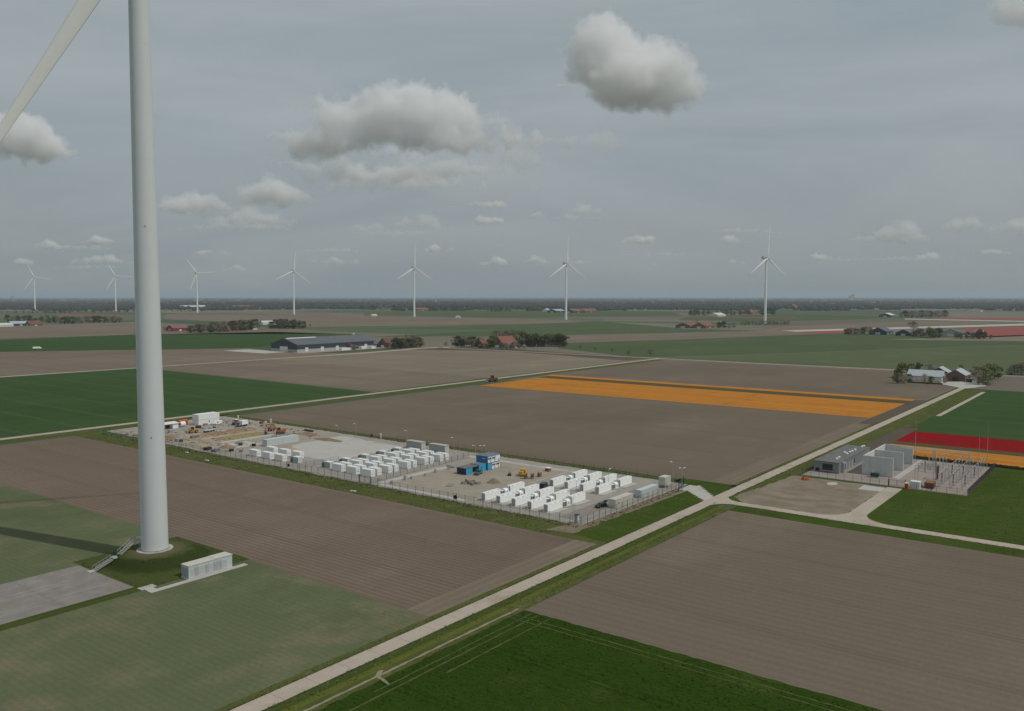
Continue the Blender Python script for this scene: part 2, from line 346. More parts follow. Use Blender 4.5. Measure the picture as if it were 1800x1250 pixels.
def sheet(name, pts, z, mat):
    """a flat piece of ground from (X,Y) corners"""
    me = bpy.data.meshes.new(name); me.from_pydata([(x, y, z) for x, y in pts], [], [list(range(len(pts)))])
    bm = bmesh.new(); bm.from_mesh(me); bmesh.ops.recalc_face_normals(bm, faces=bm.faces)
    for f in bm.faces:
        if f.normal.z < 0: f.normal_flip()
    bm.to_mesh(me); bm.free()
    me.materials.append(M[mat]); o = bpy.data.objects.new(name, me); COL.objects.link(o); return struct(o)
def rect(name, x0, y0, x1, y1, z, mat): return sheet(name, [(x0, y0), (x1, y0), (x1, y1), (x0, y1)], z, mat)
def ragged(name, pts, z, mat, amp=.5, step=2.5):
    """ground sheet with an uneven outline"""
    out = []
    for i, p in enumerate(pts):
        q = pts[(i + 1) % len(pts)]; d = math.dist(p, q); k = max(1, int(d / step))
        nx, ny = (q[1] - p[1]) / d, -(q[0] - p[0]) / d
        for j in range(k):
            t = j / k; a = random.uniform(-amp, amp) if j else 0
            out.append((p[0] + (q[0] - p[0]) * t + nx * a, p[1] + (q[1] - p[1]) * t + ny * a))
    return sheet(name, out, z, mat)
def PXY(*pts): return [G(*p) for p in pts]

# ------------------------------------------------------------------ ground
def mk_ground():
    t = NT('polder_patchwork')
    xyz = t.n('ShaderNodeSeparateXYZ'); t.link(t.tc.outputs['Object'], xyz.inputs[0])
    fx = t.math('FLOOR', t.math('DIVIDE', xyz.outputs['X'], 290.), 0)
    sh = t.math('MULTIPLY', t.math('SINE', t.math('MULTIPLY', fx, 37.7), 0), 500.)
    fy = t.math('FLOOR', t.math('DIVIDE', t.math('ADD', xyz.outputs['Y'], sh), 830.), 0)
    cb = t.n('ShaderNodeCombineXYZ'); t.link(fx, cb.inputs[0]); t.link(fy, cb.inputs[1])
    wh = t.n('ShaderNodeTexWhiteNoise'); t.link(cb.outputs[0], wh.inputs['Vector'])
    rp = t.n('ShaderNodeValToRGB'); rp.color_ramp.interpolation = 'CONSTANT'; e = rp.color_ramp.elements
    cols = [(0, (.165, .140, .112)), (.2, (.085, .120, .062)), (.36, (.19, .165, .13)), (.5, (.055, .095, .045)), (.62, (.13, .12, .088)), (.74, (.11, .135, .075)), (.86, (.205, .182, .14)), (.95, (.075, .088, .05))]
    e[0].position, e[0].color = 0, (*cols[0][1], 1); e[1].position, e[1].color = cols[1][0], (*cols[1][1], 1)
    for p, c in cols[2:]: k = e.new(p); k.color = (*c, 1)
    t.link(wh.outputs['Value'], rp.inputs[0])
    c = t.mix(t.rng(t.noise(1 / 300., 4), .35, .7, 0, .4), rp.outputs[0], (.12, .12, .08))
    return t.done(c, .95, 0, .1)
M['ground'] = mk_ground()
rect('ground', -90000, -90000, 90000, 90000, 0, 'ground')

Z1, Z2, Z3, Z4 = .03, .05, .08, .12
# foreground
ragged('wheat_field', [(-60, -140), (153.2, -140), (153.2, 114), (-60, 114)], Z2, 'wheat', .25, 1.5)
rect('soil_field', 152, -420, 268.5, 114.5, Z1, 'soil')
rect('young_crop_field', -60, 128.5, 137, 470, Z1, 'young')
rect('soil_field', 137, 136, 208, 445, Z1, 'soil_ridged')
rect('field_headland', 137, 128.5, 208, 136, Z1, 'soil_headland')
rect('verge', 208, 128.5, 221.5, 452, Z1, 'verge')
rect('verge', -60, 114, 273, 117.4, Z2, 'verge'); rect('verge', -60, 117.4, 273, 119.2, Z2, 'verge_bright'); rect('verge', -60, 119.2, 273, 121.8, Z2, 'verge_dark')
rect('verge', -60, 126.4, 212, 128.5, Z2, 'verge')
rect('verge', 268.5, -420, 277, 114, Z2, 'lawn')
ragged('lawn', [(211, 126.4), (282, 126.4), (288, 139), (222, 140), (213, 143)], Z2 + .01, 'lawn', .3)
ragged('lawn', [(281, 126.4), (306, 126.4), (306, 150), (299, 150), (296, 143), (284, 128)], Z2, 'lawn', .3)
ragged('soil_bank', [(213, 140), (287, 138), (289, 143), (221.5, 146), (211, 150)], Z2 + .02, 'bank', .5)
rect('verge', 297.5, 147, 303.5, 452, Z2, 'verge')
rect('soil_field', 303.5, 138, 527, 442, Z1, 'soil')
rect('field_headland', 303.5, 128.5, 527, 138, Z1, 'soil_headland')
rect('tulip_field', 527, 136, 611, 438, Z1, 'tulip_orange')
rect('headed_tulip_strip', 611, 132, 630, 440, Z1, 'tulip_bare')
for xp in (533.5, 546, 571, 596): rect('tulip_path', xp, 136, xp + .55, 438, Z1 + .02, 'tulip_bare')
for xp in (420, 430): rect('tulip_path', xp, -300, xp + .45, 105, Z2 + .02, 'tulip_bare')
rect('tulip_field', 630, 132, 642, 446, Z1 + .01, 'tulip_orange')
rect('soil_field', 642, 132, 868, 452, Z1, 'soil')
rect('verge', 303.5, 126.6, 745, 128.5, Z2, 'verge')
rect('soil_margin', 500, 127.5, 640, 136, Z2 + .01, 'soil_dark')
rect('verge', 160, 449, 868, 460.5, Z2, 'verge')
# right of the road
rect('verge', 292, 108, 745, 121.8, Z2, 'verge')
rect('soil_margin', 400, 104, 500, 113, Z2 + .02, 'soil_dark')
rect('lawn', 281, -300, 408, 121, Z1, 'lawn')
rect('tulip_field', 410, -300, 440, 105, Z2, 'tulip_orange')
rect('headed_tulip_strip', 440, -300, 450, 106, Z2, 'tulip_bare')
rect('tulip_field', 450, -300, 489, 106, Z2, 'tulip_red')
rect('crop_field', 489, -300, 742, 108, Z1, 'green_dark')
# beyond the second road
sheet('crop_field', PXY((-200, 780), (-200, 672), (0, 664), (250, 648), (655, 690), (390, 721), (240, 741), (0, 769)), Z1, 'green_dark')
sheet('soil_field', PXY((-200, 671), (-200, 622), (0, 619), (440, 612.5), (500, 619), (640, 622), (855, 664), (660, 689), (252, 647), (0, 663)), Z1, 'soil_far')
sheet('soil_field', PXY((462, 631), (620, 622), (720, 612), (830, 608.5), (1146, 630.5), (862, 664)), Z2, 'soil_tan')
sheet('soil_field', PXY((700, 614), (830, 609), (1144, 630), (1100, 634), (900, 618)), Z3, 'soil_dark')
sheet('crop_field', PXY((-200, 622), (-200, 604), (0, 598), (240, 588.5), (480, 583.5), (640, 588), (600, 593), (560, 597), (450, 611)), Z1, 'green_dark')
sheet('soil_field', PXY((-200, 602), (-200, 578), (0, 573), (240, 566), (520, 578), (640, 586.5), (240, 588)), Z1, 'soil_far')
sheet('crop_field', PXY((545, 576), (680, 577), (900, 570), (1060, 565.5), (1205, 578), (1180, 585), (980, 589), (640, 593), (760, 587), (880, 580)), Z1, 'green_mid')
sheet('soil_field', PXY((980, 589.5), (1180, 585.5), (1370, 581), (1445, 587), (1180, 597), (1000, 602)), Z1, 'soil_far')
sheet('crop_field', PXY((985, 603), (1180, 597.5), (1445, 587.5), (1720, 597), (1800, 601), (2000, 606), (2000, 610), (1800, 606), (1300, 624), (1120, 629), (980, 612)), Z1, 'green_mid')
sheet('crop_field', PXY((1125, 630), (1300, 624.5), (1800, 606.5), (2000, 612), (2000, 672), (1800, 660), (1560, 648), (1165, 631)), Z2, 'green_pale')
sheet('soil_field', PXY((1560, 597), (1800, 589), (2000, 592), (2000, 606), (1800, 600)), Z3, 'soil_tan')
# far coloured strips
sheet('tulip_field', PXY((1385, 583), (1500, 579), (1500, 586), (1430, 586.5)), Z2, 'tulip_pink')
sheet('tulip_field', PXY((1690, 577), (1820, 573), (1820, 592), (1720, 590)), Z2, 'tulip_pink')
sheet('tulip_field', PXY((1700, 588), (1820, 583), (1820, 590), (1740, 593)), Z3, 'tulip_pink')
sheet('white_crop_strip', PXY((1374, 581), (1800, 569), (1800, 572.2), (1560, 579), (1400, 583.2)), Z3, 'tulip_white')
sheet('white_crop_strip', PXY((1590, 560), (1810, 564.5), (1810, 566), (1590, 561.5)), Z2, 'tulip_white')
sheet('tulip_field', PXY((1640, 559), (1810, 559), (1810, 563.5), (1640, 560.5)), Z2, 'tulip_pink')
sheet('crop_field', PXY((1190, 563), (1330, 566), (1560, 560), (1600, 556), (1380, 552), (1210, 556)), Z1, 'green_mid')
sheet('soil_field', PXY((1300, 576), (1640, 563.5), (1800, 567.5), (1500, 576.5), (1376, 579)), Z2, 'soil_far')
sheet('tulip_field', PXY((1180, 556.5), (1400, 558), (1400, 559), (1180, 557.5)), Z2, 'tulip_pink')
sheet('tulip_field', PXY((98, 552), (215, 554), (210, 556), (100, 554)), Z2, 'tulip_pink')
sheet('white_crop_strip', PXY((120, 540.6), (190, 540), (190, 541), (120, 541.8)), Z2, 'tulip_white')
sheet('soil_field', PXY((0, 547), (-150, 550), (-150, 540), (120, 540), (300, 545), (640, 552), (640, 556), (300, 548)), Z1, 'soil_far')
sheet('soil_field', PXY((290, 552), (640, 556), (1060, 563), (900, 569), (540, 575), (290, 560)), Z1, 'soil_far')
sheet('soil_field', PXY((1060, 562), (1270, 564), (1270, 566.5), (1060, 564)), Z3, 'soil_tan')
sheet('crop_field', PXY((640, 547), (900, 545), (1180, 548), (1200, 555), (880, 559), (640, 553)), Z1, 'green_mid')

# ------------------------------------------------------------------ roads
def slab_road(name, x0, y0, x1, y1, z, mat, axis, pitch=6.0, jx0=None, jx1=None):
    m = MB(); m.box(x0, y0, -.1, x1, y1, z); o = struct(m.build(name, mat))
    j = MB(); a, b = (x0, x1) if axis == 'X' else (y0, y1); a = jx0 or a; b = jx1 or b
    p = a
    while p < b:
        if axis == 'X': j.box(p, y0 + .02, z, p + .07, y1 - .02, z + .004)
        else: j.box(x0 + .02, p, z, x1 - .02, p + .07, z + .004)
        p += pitch
    k = j.build('joint', 'joint', o); k['kind'] = 'stuff'
    return o
slab_road('road', -60, 121.8, 745, 126.2, Z4, 'concrete', 'X', 8.0, 60, 420)
m = MB(); m.box(120, 461, -.1, 884, 466, Z4); struct(m.build('road', 'concrete'))
struct(MB().box(884, -900, -.1, 889, 812, Z4).build('road', 'concrete'))
struct(sheet('road', PXY((0, 663.6), (0, 662.4), (640, 620.0), (735, 612), (830, 607.6), (830, 609), (735, 613.4), (640, 621.5), (470, 632)), Z4, 'concrete'))
slab_road('lane', 277, -300, 281.5, 121.8, Z4, 'concrete', 'Y', 8.0, -60, 118)
# flared mouths and the drive to the substation
def arc(cx, cy, r, a0, a1, n=8): return [(cx + r * math.cos(math.radians(a0 + (a1 - a0) * i / n)), cy + r * math.sin(math.radians(a0 + (a1 - a0) * i / n))) for i in range(n + 1)]
sheet('lane', [(281.5, 121.8)] + [(281.5, 114)] + arc(288, 115.3, 6.5, 180, 90)[::-1][::-1] + [(288, 121.8)], Z4 - .01, 'concrete')
sheet('lane', [(270, 121.8)] + arc(270, 114.8, 7, 90, 0) + [(277, 121.8)], Z4 - .01, 'concrete')
sheet('lane', [(281.4, 92)] + arc(291, 90.3, 9.5, 180, 270) + [(300, 80.8), (338, 80.6), (338, 75.2), (300, 75.2)] + arc(291.5, 65.2, 10, 90, 180) + [(281.4, 64)], Z4 - .01, 'concrete')
ragged('dirt_lot', [(281.7, 114), (288, 120.5), (337, 116), (338, 80.8), (300, 80.8), (281.7, 80.8)], Z2 + .02, 'dirtlot', .6)
sheet('sand_patch', [G(1463 + 10 * math.cos(a), 850.5 + 2.6 * math.sin(a)) for a in [2 * pi * i / 16 for i in range(16)]], Z3, 'slab')
rect('concrete_pad', 328, 80.7, 336, 88.5, Z4 - .02, 'slab')
# field entrance tracks by the wheat
ragged('wheel_track', [(58, 115.5), (153, 115.3), (153, 115.9), (58, 116.1)], Z3, 'track', .14, 1.2)
for ya, xa in ((109.4, 96), (111.2, 104), (106.1, 118)):
    ragged('wheel_track', [(xa, ya), (152.4, ya), (152.4, ya + .4), (xa, ya + .45)], Z3, 'track_green', .12, 1.0)
for xa in (147.5, 149.4): ragged('wheel_track', [(xa, 30), (xa + .4, 30), (xa + .4, 113.6), (xa, 113.6)], Z3, 'track_green', .12, 1.4)
ragged('wheel_track', [(107.6, 111.5), (108.1, 111.5), (109.2, 115.4), (111.5, 116.8), (110.6, 117.3), (108.6, 116.1)], Z3 + .01, 'track', .12, .8)
rect('farm_track', 560, 104.6, 722, 107.4, Z3, 'concrete')
# slabs from the road to the site gate
gate_slabs = struct(MB().box(286, 138.6, .02, 296, 141.5, .09).build('gate_apron', 'slab'))
for i in range(9):
    t = i / 8; x0 = 286.5 - 12 * t; y0 = 138.5 - 13 * t
    w = 10.5 - 3 * t
    MB().box(x0, y0 - 1.55, .02, x0 + w, y0, .10 + .004 * (i % 2)).build('slab', 'slab', gate_slabs)

# ------------------------------------------------------------------ wind turbines
def blade_mb(R=84.):
    m = MB(); secs = [(1.2, 3.1, 3.1, 0), (4, 3.1, 3.0, 0), (9, 4.2, 2.2, 16), (15, 4.9, 1.5, 12), (25, 4.3, 1.05, 8), (38, 3.5, .8, 5), (52, 2.8, .55, 3), (66, 2.1, .4, 1), (78, 1.5, .24, 0), (82.5, .9, .14, 0), (R, .15, .05, 0)]
    n = 14; rings = []
    for r, c, th, tw in secs:
        ring = []; tw = math.radians(tw + 4); blend = min(1, max(0, (r - 4) / 8))
        for i in range(n):
            a = 2 * pi * i / n
            x = math.cos(a) * c / 2; y = math.sin(a) * th / 2 * (1 - blend * .55 * max(0, -math.cos(a)))
            x += blend * c * .2
            X = x * math.cos(tw) - y * math.sin(tw); Y = x * math.sin(tw) + y * math.cos(tw)
            ring.append((X, Y - .0004 * r * r * .9, r))
        rings.append(ring)
    vs = [v for r in rings for v in r]
    fs = [(k * n + i, k * n + (i + 1) % n, (k + 1) * n + (i + 1) % n, (k + 1) * n + i) for k in range(len(secs) - 1) for i in range(n)]
    m.add(vs, fs, 0, True); m.add(rings[-1], [tuple(range(n))]); return m
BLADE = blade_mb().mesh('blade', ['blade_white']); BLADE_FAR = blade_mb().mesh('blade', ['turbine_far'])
def turbine(label, loc, phase, rb=3.55, rt=2.45, base=0., near=False, yaw=-15.6, HUBZ=172.):
    t = thing('wind_turbine', label, 'wind turbine', loc, math.radians(yaw), 'wind turbines')
    n = 48 if near else 20
    # tower sections with bolted seams
    zs = [0, 24, 50, 78, 106, 136, HUBZ - 2.6 - base]
    R = lambda z: rb + (rt - rb) * (z / zs[-1]) ** 1.15
    tw = MB()
    for a, b in zip(zs, zs[1:]): tw.cyl((0, 0, a), (0, 0, b - .05), R(a), R(b), n, 0)
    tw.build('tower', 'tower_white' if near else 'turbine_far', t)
    if near:
        for z in zs[1:-1]: MB().cyl((0, 0, z - .05), (0, 0, z), R(z) + .006, R(z) + .006, n, 0, True, False).build('seam', 'pale_blue', t)
        f = MB(); f.cyl((0, 0, -.6), (0, 0, .28), 4.75, 4.75, 40); f.build('foundation_ring', 'slab', t)
        f = MB(); f.cyl((0, 0, .28), (0, 0, .46), 3.72, 3.72, 40); f.build('flange', 'midgrey', t)
        for z in (88.2, 31.5):
            MB().box(-.1, -R(z) - .15, z, .1, -R(z) + .1, z + .25).build('navigation_light', 'dark', t)
    else:
        MB().cyl((0, 0, -.2), (0, 0, .5), 5.2, 5.2, 20).build('foundation_ring', 'slab', t)
    h = HUBZ - base
    na = MB(); na.prism([(-2.1, -2.3), (2.1, -2.3), (2.4, -1.6), (2.4, 1.8), (1.9, 2.5), (-1.9, 2.5), (-2.4, 1.8), (-2.4, -1.6)], -4.2, 14, 0)
    no = na.build('nacelle', 'tower_white', t, (0, 0, h))
    MB().box(-2.3, 9.5, 2.5, 2.3, 12.5, 5.3).build('cooler', 'midgrey', no)
    hb = MB(); prof = [(-4.2, 2.2), (-5.2, 2.45), (-7.2, 2.4), (-8.4, 1.9), (-9.2, 1.0), (-9.4, .1)]
    for (a, ra), (b, rb_) in zip(prof, prof[1:]): hb.cyl((0, a, 0), (0, b, 0), ra, rb_, 20, 0, True, False)
    hb.build('hub', 'tower_white', t, (0, 0, h))
    for k in range(3):
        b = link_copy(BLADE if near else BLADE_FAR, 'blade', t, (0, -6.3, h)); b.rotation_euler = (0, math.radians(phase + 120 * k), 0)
    return t
MH = 2.3
TX, TY = 122.9, 218.6
turbine('huge white wind turbine tower rising from the grassy mound in the foreground', (TX, TY, MH), 211, base=MH, near=True, yaw=-30, HUBZ=164.)
far_t = [((2190, 838), 1, 'rightmost far wind turbine, largest of the far row'), ((2190, 1470), 0, 'far wind turbine second from the right'),
         ((2172, 2101), 0, 'far wind turbine third from the right, beyond the dark barn'), ((2150, 2738), 5, 'far wind turbine fourth from the right'),
         ((2120, 3363), -36, 'far wind turbine just right of the foreground tower, blade level to the right'),
         ((2150, 4120), -28, 'small far wind turbine just left of the foreground tower'), ((2019, 4699), -24, 'smallest far wind turbine at the far left')]
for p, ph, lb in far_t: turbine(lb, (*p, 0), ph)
# mound at the foot of the near turbine
def mound():
    x0, x1, y0, y1 = 107, 138, 196.5, 232.5; N = 44; vs = []; fs = []
    for j in range(N + 1):
        for i in range(N + 1):
            x = x0 + (x1 - x0) * i / N; y = y0 + (y1 - y0) * j / N
            d = math.hypot((x - 122.6) * 1.06, (y - 217.2)); r = 13.2
            h = MH if d < 9.6 else (MH * (.5 + .5 * math.cos(pi * min(1, (d - 9.6) / (r - 9.6)))) if d < r else 0)
            e = min(x - x0, x1 - x, y - y0, y1 - y); h += .12 * min(1, e / 2) + (random.uniform(-.05, .05) if 0 < e else 0)
            vs.append((x, y, h + .06))
    for j in range(N):
        for i in range(N): a = j * (N + 1) + i; fs.append((a, a + 1, a + N + 2, a + N + 1))
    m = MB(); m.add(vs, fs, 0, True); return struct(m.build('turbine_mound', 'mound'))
mound()
struct(MB().box(-30, 200, .0, 106.5, 228.2, .12).build('crane_pad', 'paving'))
rect('verge', -30, 196.2, 107, 200, Z2, 'verge_dark')
for yp in (204.5, 207.0, 214.8, 217.3, 222.5): ragged('wheel_mark', [(40, yp), (104 - (yp % 3) * 3, yp + .3), (104 - (yp % 3) * 3, yp + .9), (40, yp + .7)], .126, 'pad_mark', .25, 2.0)
for xp in (58, 74, 90): rect('pad_joint', xp, 200.3, xp + .12, 228, .124, 'joint')
struct(MB().box(107, 192.6, .0, 134.5, 194.3, .16).build('path', 'slab')); struct(MB().box(106.6, 196.2, .0, 110.5, 198.4, .17).build('path', 'slab'))
struct(MB().box(107.2, 194.3, .0, 109.4, 196.2, .165).build('path', 'slab'))
# transformer house by the mound
def transformer_house():
    t = thing('transformer_house', 'long low pale grey transformer house with louvred doors beside the mound', 'transformer house', (118.2, 194.4, .16))
    L, W, Hh = 12.7, 3.3, 3.2
    MB().box(0, 0, 0, L, W, Hh).build('wall', 'pale_blue', t)
    MB().box(-.12, -.12, Hh, 7.6, W + .12, Hh + .16).build('roof', 'offwhite', t); MB().box(7.64, -.12, Hh, L + .12, W + .12, Hh + .22).build('roof', 'offwhite', t)
    x = .5
    for i, (w, mt) in enumerate([(.9, 'pale_blue'), (1.3, 'palegrey'), (1.5, 'pale_blue'), (1.2, 'palegrey'), (1.0, 'pale_blue'), (1.5, 'palegrey'), (.9, 'palegrey'), (1.5, 'pale_blue')]):
        d = MB().box(x, -.05, .15, x + w, -.002, 2.75).build('door', mt, t)
        lv = MB()
        for k in range(9): lv.box(x + .12, -.09, .5 + k * .22, x + w - .12, -.05, .6 + k * .22)
        lv.build('louvre', 'grey' if mt == 'palegrey' else 'palegrey', d); x += w + .12
    for k in range(3): MB().box(-.06, .3 + k * 1.0, .3, -.002, 1.1 + k * 1.0, 2.6).build('panel', 'grey', t)
    MB().box(-.3, -.6, -.16, L + .3, W + .2, -.01).build('plinth', 'slab', t)
transformer_house()
def stairs():
    t = thing('access_stairs', 'galvanised steel stairs in two flights climbing the mound to the turbine door', 'stairs', (106.8, 220.3, .12))
    def flight(p, q, n):
        p, q = Vector(p), Vector(q); d = (q - p).normalized(); s = Vector((-d.y, d.x, 0)).normalized() * .65
        for e in (-1, 1):
            MB().bar(p + s * e, q + s * e, .1, .28).build('stringer', 'galv', t)
            r = MB(); up = Vector((0, 0, 1.1)); r.bar(p + s * e + up, q + s * e + up, .07)
            for k in range(n // 2 + 1): c = p + (q - p) * (k / (n // 2)) + s * e; r.bar(c, c + up, .06)
            r.build('handrail', 'grey', t)
        for k in range(n):
            c = p + (q - p) * ((k + .5) / n); MB().box(c.x - .16, c.y - .65, c.z, c.x + .16, c.y + .65, c.z + .05).build('tread', 'slab', t)
    flight((0, 0, 0), (5.2, .6, 1.7), 10); flight((7.4, 1.0, 2.3), (13.3, 2.6, 5.2), 12)
    MB().box(5.2, -.4, 1.85, 7.4, 1.9, 2.05).build('landing', 'galv', t); MB().box(-1.6, -.9, -.02, 0, .9, .12).build('step_plate', 'slab', t)
    MB().box(13.3, 1.5, 5.1, 15.2, 3.8, 5.25).build('platform', 'galv', t)
    for x in (13.6, 15.0): MB().bar((x, 1.6, 2.2), (x, 1.6, 5.1), .12).build('support', 'galv', t)
stairs()

# ------------------------------------------------------------------ battery site ground
ragged('battery_site', [(221.5, 143.5), (296.5, 142.5), (298, 250), (298, 446), (285, 450), (226, 447), (222, 330)], Z3, 'gravel', .6, 3)
struct(ragged('sand_yard', [(226, 193), (254, 192), (262, 190), (288, 192), (288, 233), (268, 236), (229, 235)], Z3 + .02, 'sand', 1.5, 4))
struct(MB().box(226, 236.2, .05, 268, 239.4, .14).build('path', 'slab'))
struct(MB().box(287.5, 188, .05, 290.5, 247, .135).build('path', 'slab'))
struct(MB().box(223.5, 193, .05, 226, 236, .13).build('path', 'slab'))
struct(ragged('concrete_yard', [(245, 285), (288, 286), (292, 335), (262, 333), (240, 322)], Z3 + .02, 'slab', 1.2, 4))
struct(MB().box(226, 191.5, .04, 292, 192.2, .14).build('kerb', 'concrete'))
struct(MB().box(221.8, 143.0, .0, 287, 143.4, .22).build('kerb', 'slab'))
rect('yard_paving', 252.4, 155.5, 260.4, 190, Z3 + .03, 'gravel'); rect('yard_paving', 227, 148.5, 290, 154.5, Z3 + .04, 'paving')

# ------------------------------------------------------------------ containers
def container_proto(name, label, cat, L, W, Hh, mat, group, endmat=None, doors='Y-', ribs=True):
    """box container: long side along Y unless noted; origin at the low -X,-Y corner"""
    t = thing(name, label, cat, (0, 0, 0), 0, group)
    b = MB(); b.box(.04, .04, .18, W - .04, L - .04, Hh - .06)
    if ribs:
        k = int(L / .42)
        for i in range(k):
            y = .2 + i * (L - .4) / k
            b.box(0, y, .25, .04, y + .2, Hh - .14); b.box(W - .04, y, .25, W, y + .2, Hh - .14)
    b.build('wall', mat, t)
    f = MB()
    for x in (0, W - .12):
        for y in (0, L - .12): f.box(x - .01, y - .01, 0, x + .13, y + .13, Hh)
    for z0, z1 in ((.02, .2), (Hh - .1, Hh + .01)):
        f.box(.13, -.01, z0, W - .13, .11, z1); f.box(.13, L - .11, z0, W - .13, L + .01, z1); f.box(-.01, .13, z0, .11, L - .13, z1); f.box(W - .11, .13, z0, W + .01, L - .13, z1)
    f.build('frame', mat, t)
    MB().box(.1, .1, Hh - .06, W - .1, L - .1, Hh - .01).build('roof', mat, t)
    for i in range(2):
        x = .16 + i * (W / 2 - .14); d = MB().box(x, -.03, .24, x + W / 2 - .2, .04, Hh - .16).build('door', mat, t)
        MB().box(x + .25, -.06, .9, x + .33, -.03, Hh - .4).build('lock_rod', 'galv', d)
        MB().box(x + .45, -.05, 1.0, x + .75, -.03, 1.35).build('label_plate', 'midgrey', d)
    return t
ROWX = [231.0, 240.6, 251.4, 262.0, 271.6]; ROWY = [248.0, 256.8, 265.5]
POSY = ['right-hand', 'middle', 'left-hand']
c20 = None
for i, X in enumerate(ROWX):
    for j, Y in enumerate(ROWY):
        for k in range(2):
            lb = f'white battery container, {"front" if k == 0 else "rear"} one of the {POSY[j]} pair, {ORD[i]} row from the near ditch'
            if c20 is None: c20 = container_proto('battery_container', lb, 'container', 5.7, 2.35, 2.9, 'white', 'white battery containers in the middle block'); c20.location = (X, Y, .1)
            else: dup(c20, (X + k * 3.45, Y, .1), 0, lb)
# left block of six
c20b = None
for i in range(2):
    for j, Y in enumerate((302.0, 311.0, 320.4)):
        lb = f'white battery container in the far left block of six, {"near" if i == 0 else "far"} row, {["right", "middle", "left"][j]} one'
        o = dup(c20, (229.6 + i * 9.2, Y, .1), 0, lb, 'white battery containers in the left block')
# inverter skids
def inverter(label, loc, first=[None]):
    if first[0]: return dup(first[0], loc, 0, label)
    t = thing('inverter_skid', label, 'inverter', loc, 0, 'inverter skids')
    MB().box(0, 0, .12, 2.3, 3.6, 2.55).build('cabinet', 'pale_blue', t); MB().box(-.05, -.05, 2.55, 2.35, 3.65, 2.68).build('roof', 'white', t)
    for i in range(3): MB().box(-.04, .2 + i * 1.15, .3, -.005, 1.2 + i * 1.15, 2.4).build('door', 'grey', t)
    MB().box(-.05, -.1, 0, 2.35, 6.1, .12).build('skid', 'slab', t)
    tr = MB().box(.35, 4.0, .3, 1.95, 5.4, 2.0).build('transformer', 'dark', t)
    for s in (0, 1):
        for i in range(7): MB().box(.0 if s == 0 else 2.0, 4.05 + i * .2, .5, .32 if s == 0 else 2.3, 4.12 + i * .2, 1.9).build('radiator_fin', 'midgrey', tr)
    for i in range(3): MB().cyl((.7 + i * .45, 4.6, 2.0), (.7 + i * .45, 4.6, 2.5), .09, .07, 8).build('bushing', 'grey_insul', tr)
    first[0] = t; return t
for i, X in enumerate(ROWX): inverter(f'pale inverter cabinet with dark transformer end, beside the {ORD[i]} row of battery containers', (X + 1.6, 274.4, .1))
inverter('dark transformer skid beside the left block of six white containers', (231.5, 293.8, .1))
# grey switchgear stations by the far fence
for Y, w in ((274.2, 'left'), (259.4, 'right')):
    t = thing('switchgear_station', f'tall grey concrete switchgear box at the far fence, {w} one', 'switchgear station', (287.4, Y, .1), 0, 'grey switchgear stations')
    MB().box(0, 0, 0, 3.0, 9.8, 3.4).build('wall', 'concgrey', t); MB().box(-.1, -.1, 3.4, 3.1, 9.9, 3.6).build('roof', 'slab', t)
    for i in range(3): MB().box(-.05, .6 + i * 3.1, .2, -.003, 2.6 + i * 3.1, 2.8).build('door', 'grey', t)
    for i in range(2): MB().box(.3 + i * 1.3, -.05, .3, 1.4 + i * 1.3, -.003, 2.6).build('end_door', 'offwhite', t)
# slim white battery units in rows (long side along X)
def slim(label, loc, first=[None]):
    if first[0]: return dup(first[0], loc, 0, label)
    t = thing('slim_battery', label, 'battery unit', loc, 0, 'slim white battery units')
    L, W, Hh = 8.7, 1.75, 2.85
    MB().box(0, .06, .12, L, W, Hh - .22).build('cabinet', 'white_clean', t)
    MB().box(.02, .1, Hh - .22, L - .02, W - .04, Hh).build('top_module', 'white_clean', t)
    g = MB()
    for i in range(9): g.box(.3 + i * .92, .25, Hh, .95 + i * .92, 1.5, Hh + .03)
    g.build('fan_grille', 'white', t)
    for i in range(9): MB().box(.06 + i * .96, .0, .2, .98 + i * .96, .06, Hh - .28).build('door', 'white_clean', t)
    for i in range(3): MB().box(.9 + i * 2.9, .02, Hh - .14, 2.2 + i * 2.9, .1, Hh - .08).build('vent_slot', 'midgrey', t)
    MB().box(-.5, -2.2, 0, L + .5, W + .3, .1).build('foundation', 'slab', t)
    MB().box(-.02, .2, .2, -.001, W - .15, Hh - .3).build('end_panel', 'grey', t)
    first[0] = t; return t
def pad_transformer(label, loc, first=[None]):
    if first[0]: return dup(first[0], loc, 0, label)
    t = thing('pad_transformer', label, 'transformer', loc, 0, 'pad-mounted transformers')
    prof = [(0, .25), (2.2, .25), (2.2, 1.6)] + [(1.1 + 1.1 * math.cos(a), 1.6 + .75 * math.sin(a)) for a in [pi * i / 8 for i in range(1, 8)]] + [(0, 1.6)]
    MB().prism([(a, z) for a, z in prof], 1.6, 3.5, 0, 'X').build('tank', 'white_clean', t)
    for i in range(5): MB().prism([(.15 + 1.9 * .0, .5), (2.05, .5), (2.05, 1.5), (1.1, 2.2), (.15, 1.5)], 1.7 + i * .36, 1.8 + i * .36, 0, 'X').build('radiator_fin', 'pale_blue', t).location.y = -.12
    MB().box(0, .3, .25, 1.4, 1.9, 1.75).build('cable_box', 'grey', t); MB().box(-.02, .28, 1.75, 1.45, 1.95, 1.82).build('lid', 'white', t)
    MB().box(.35, .24, .35, 1.1, .299, 1.6).build('door', 'dark', t)
    MB().box(3.75, .2, .2, 4.05, 2.0, 2.7).build('fire_shield', 'pale_blue', t)
    MB().box(-.2, -.6, 0, 4.6, 2.4, .24).build('foundation', 'slab', t)
    MB().box(2.2, -.05, .6, 2.9, .01, 1.5).build('control_panel', 'grey', t)
    first[0] = t; return t
SY = [186.9, 180.2, 173.5, 166.7, 160.0]
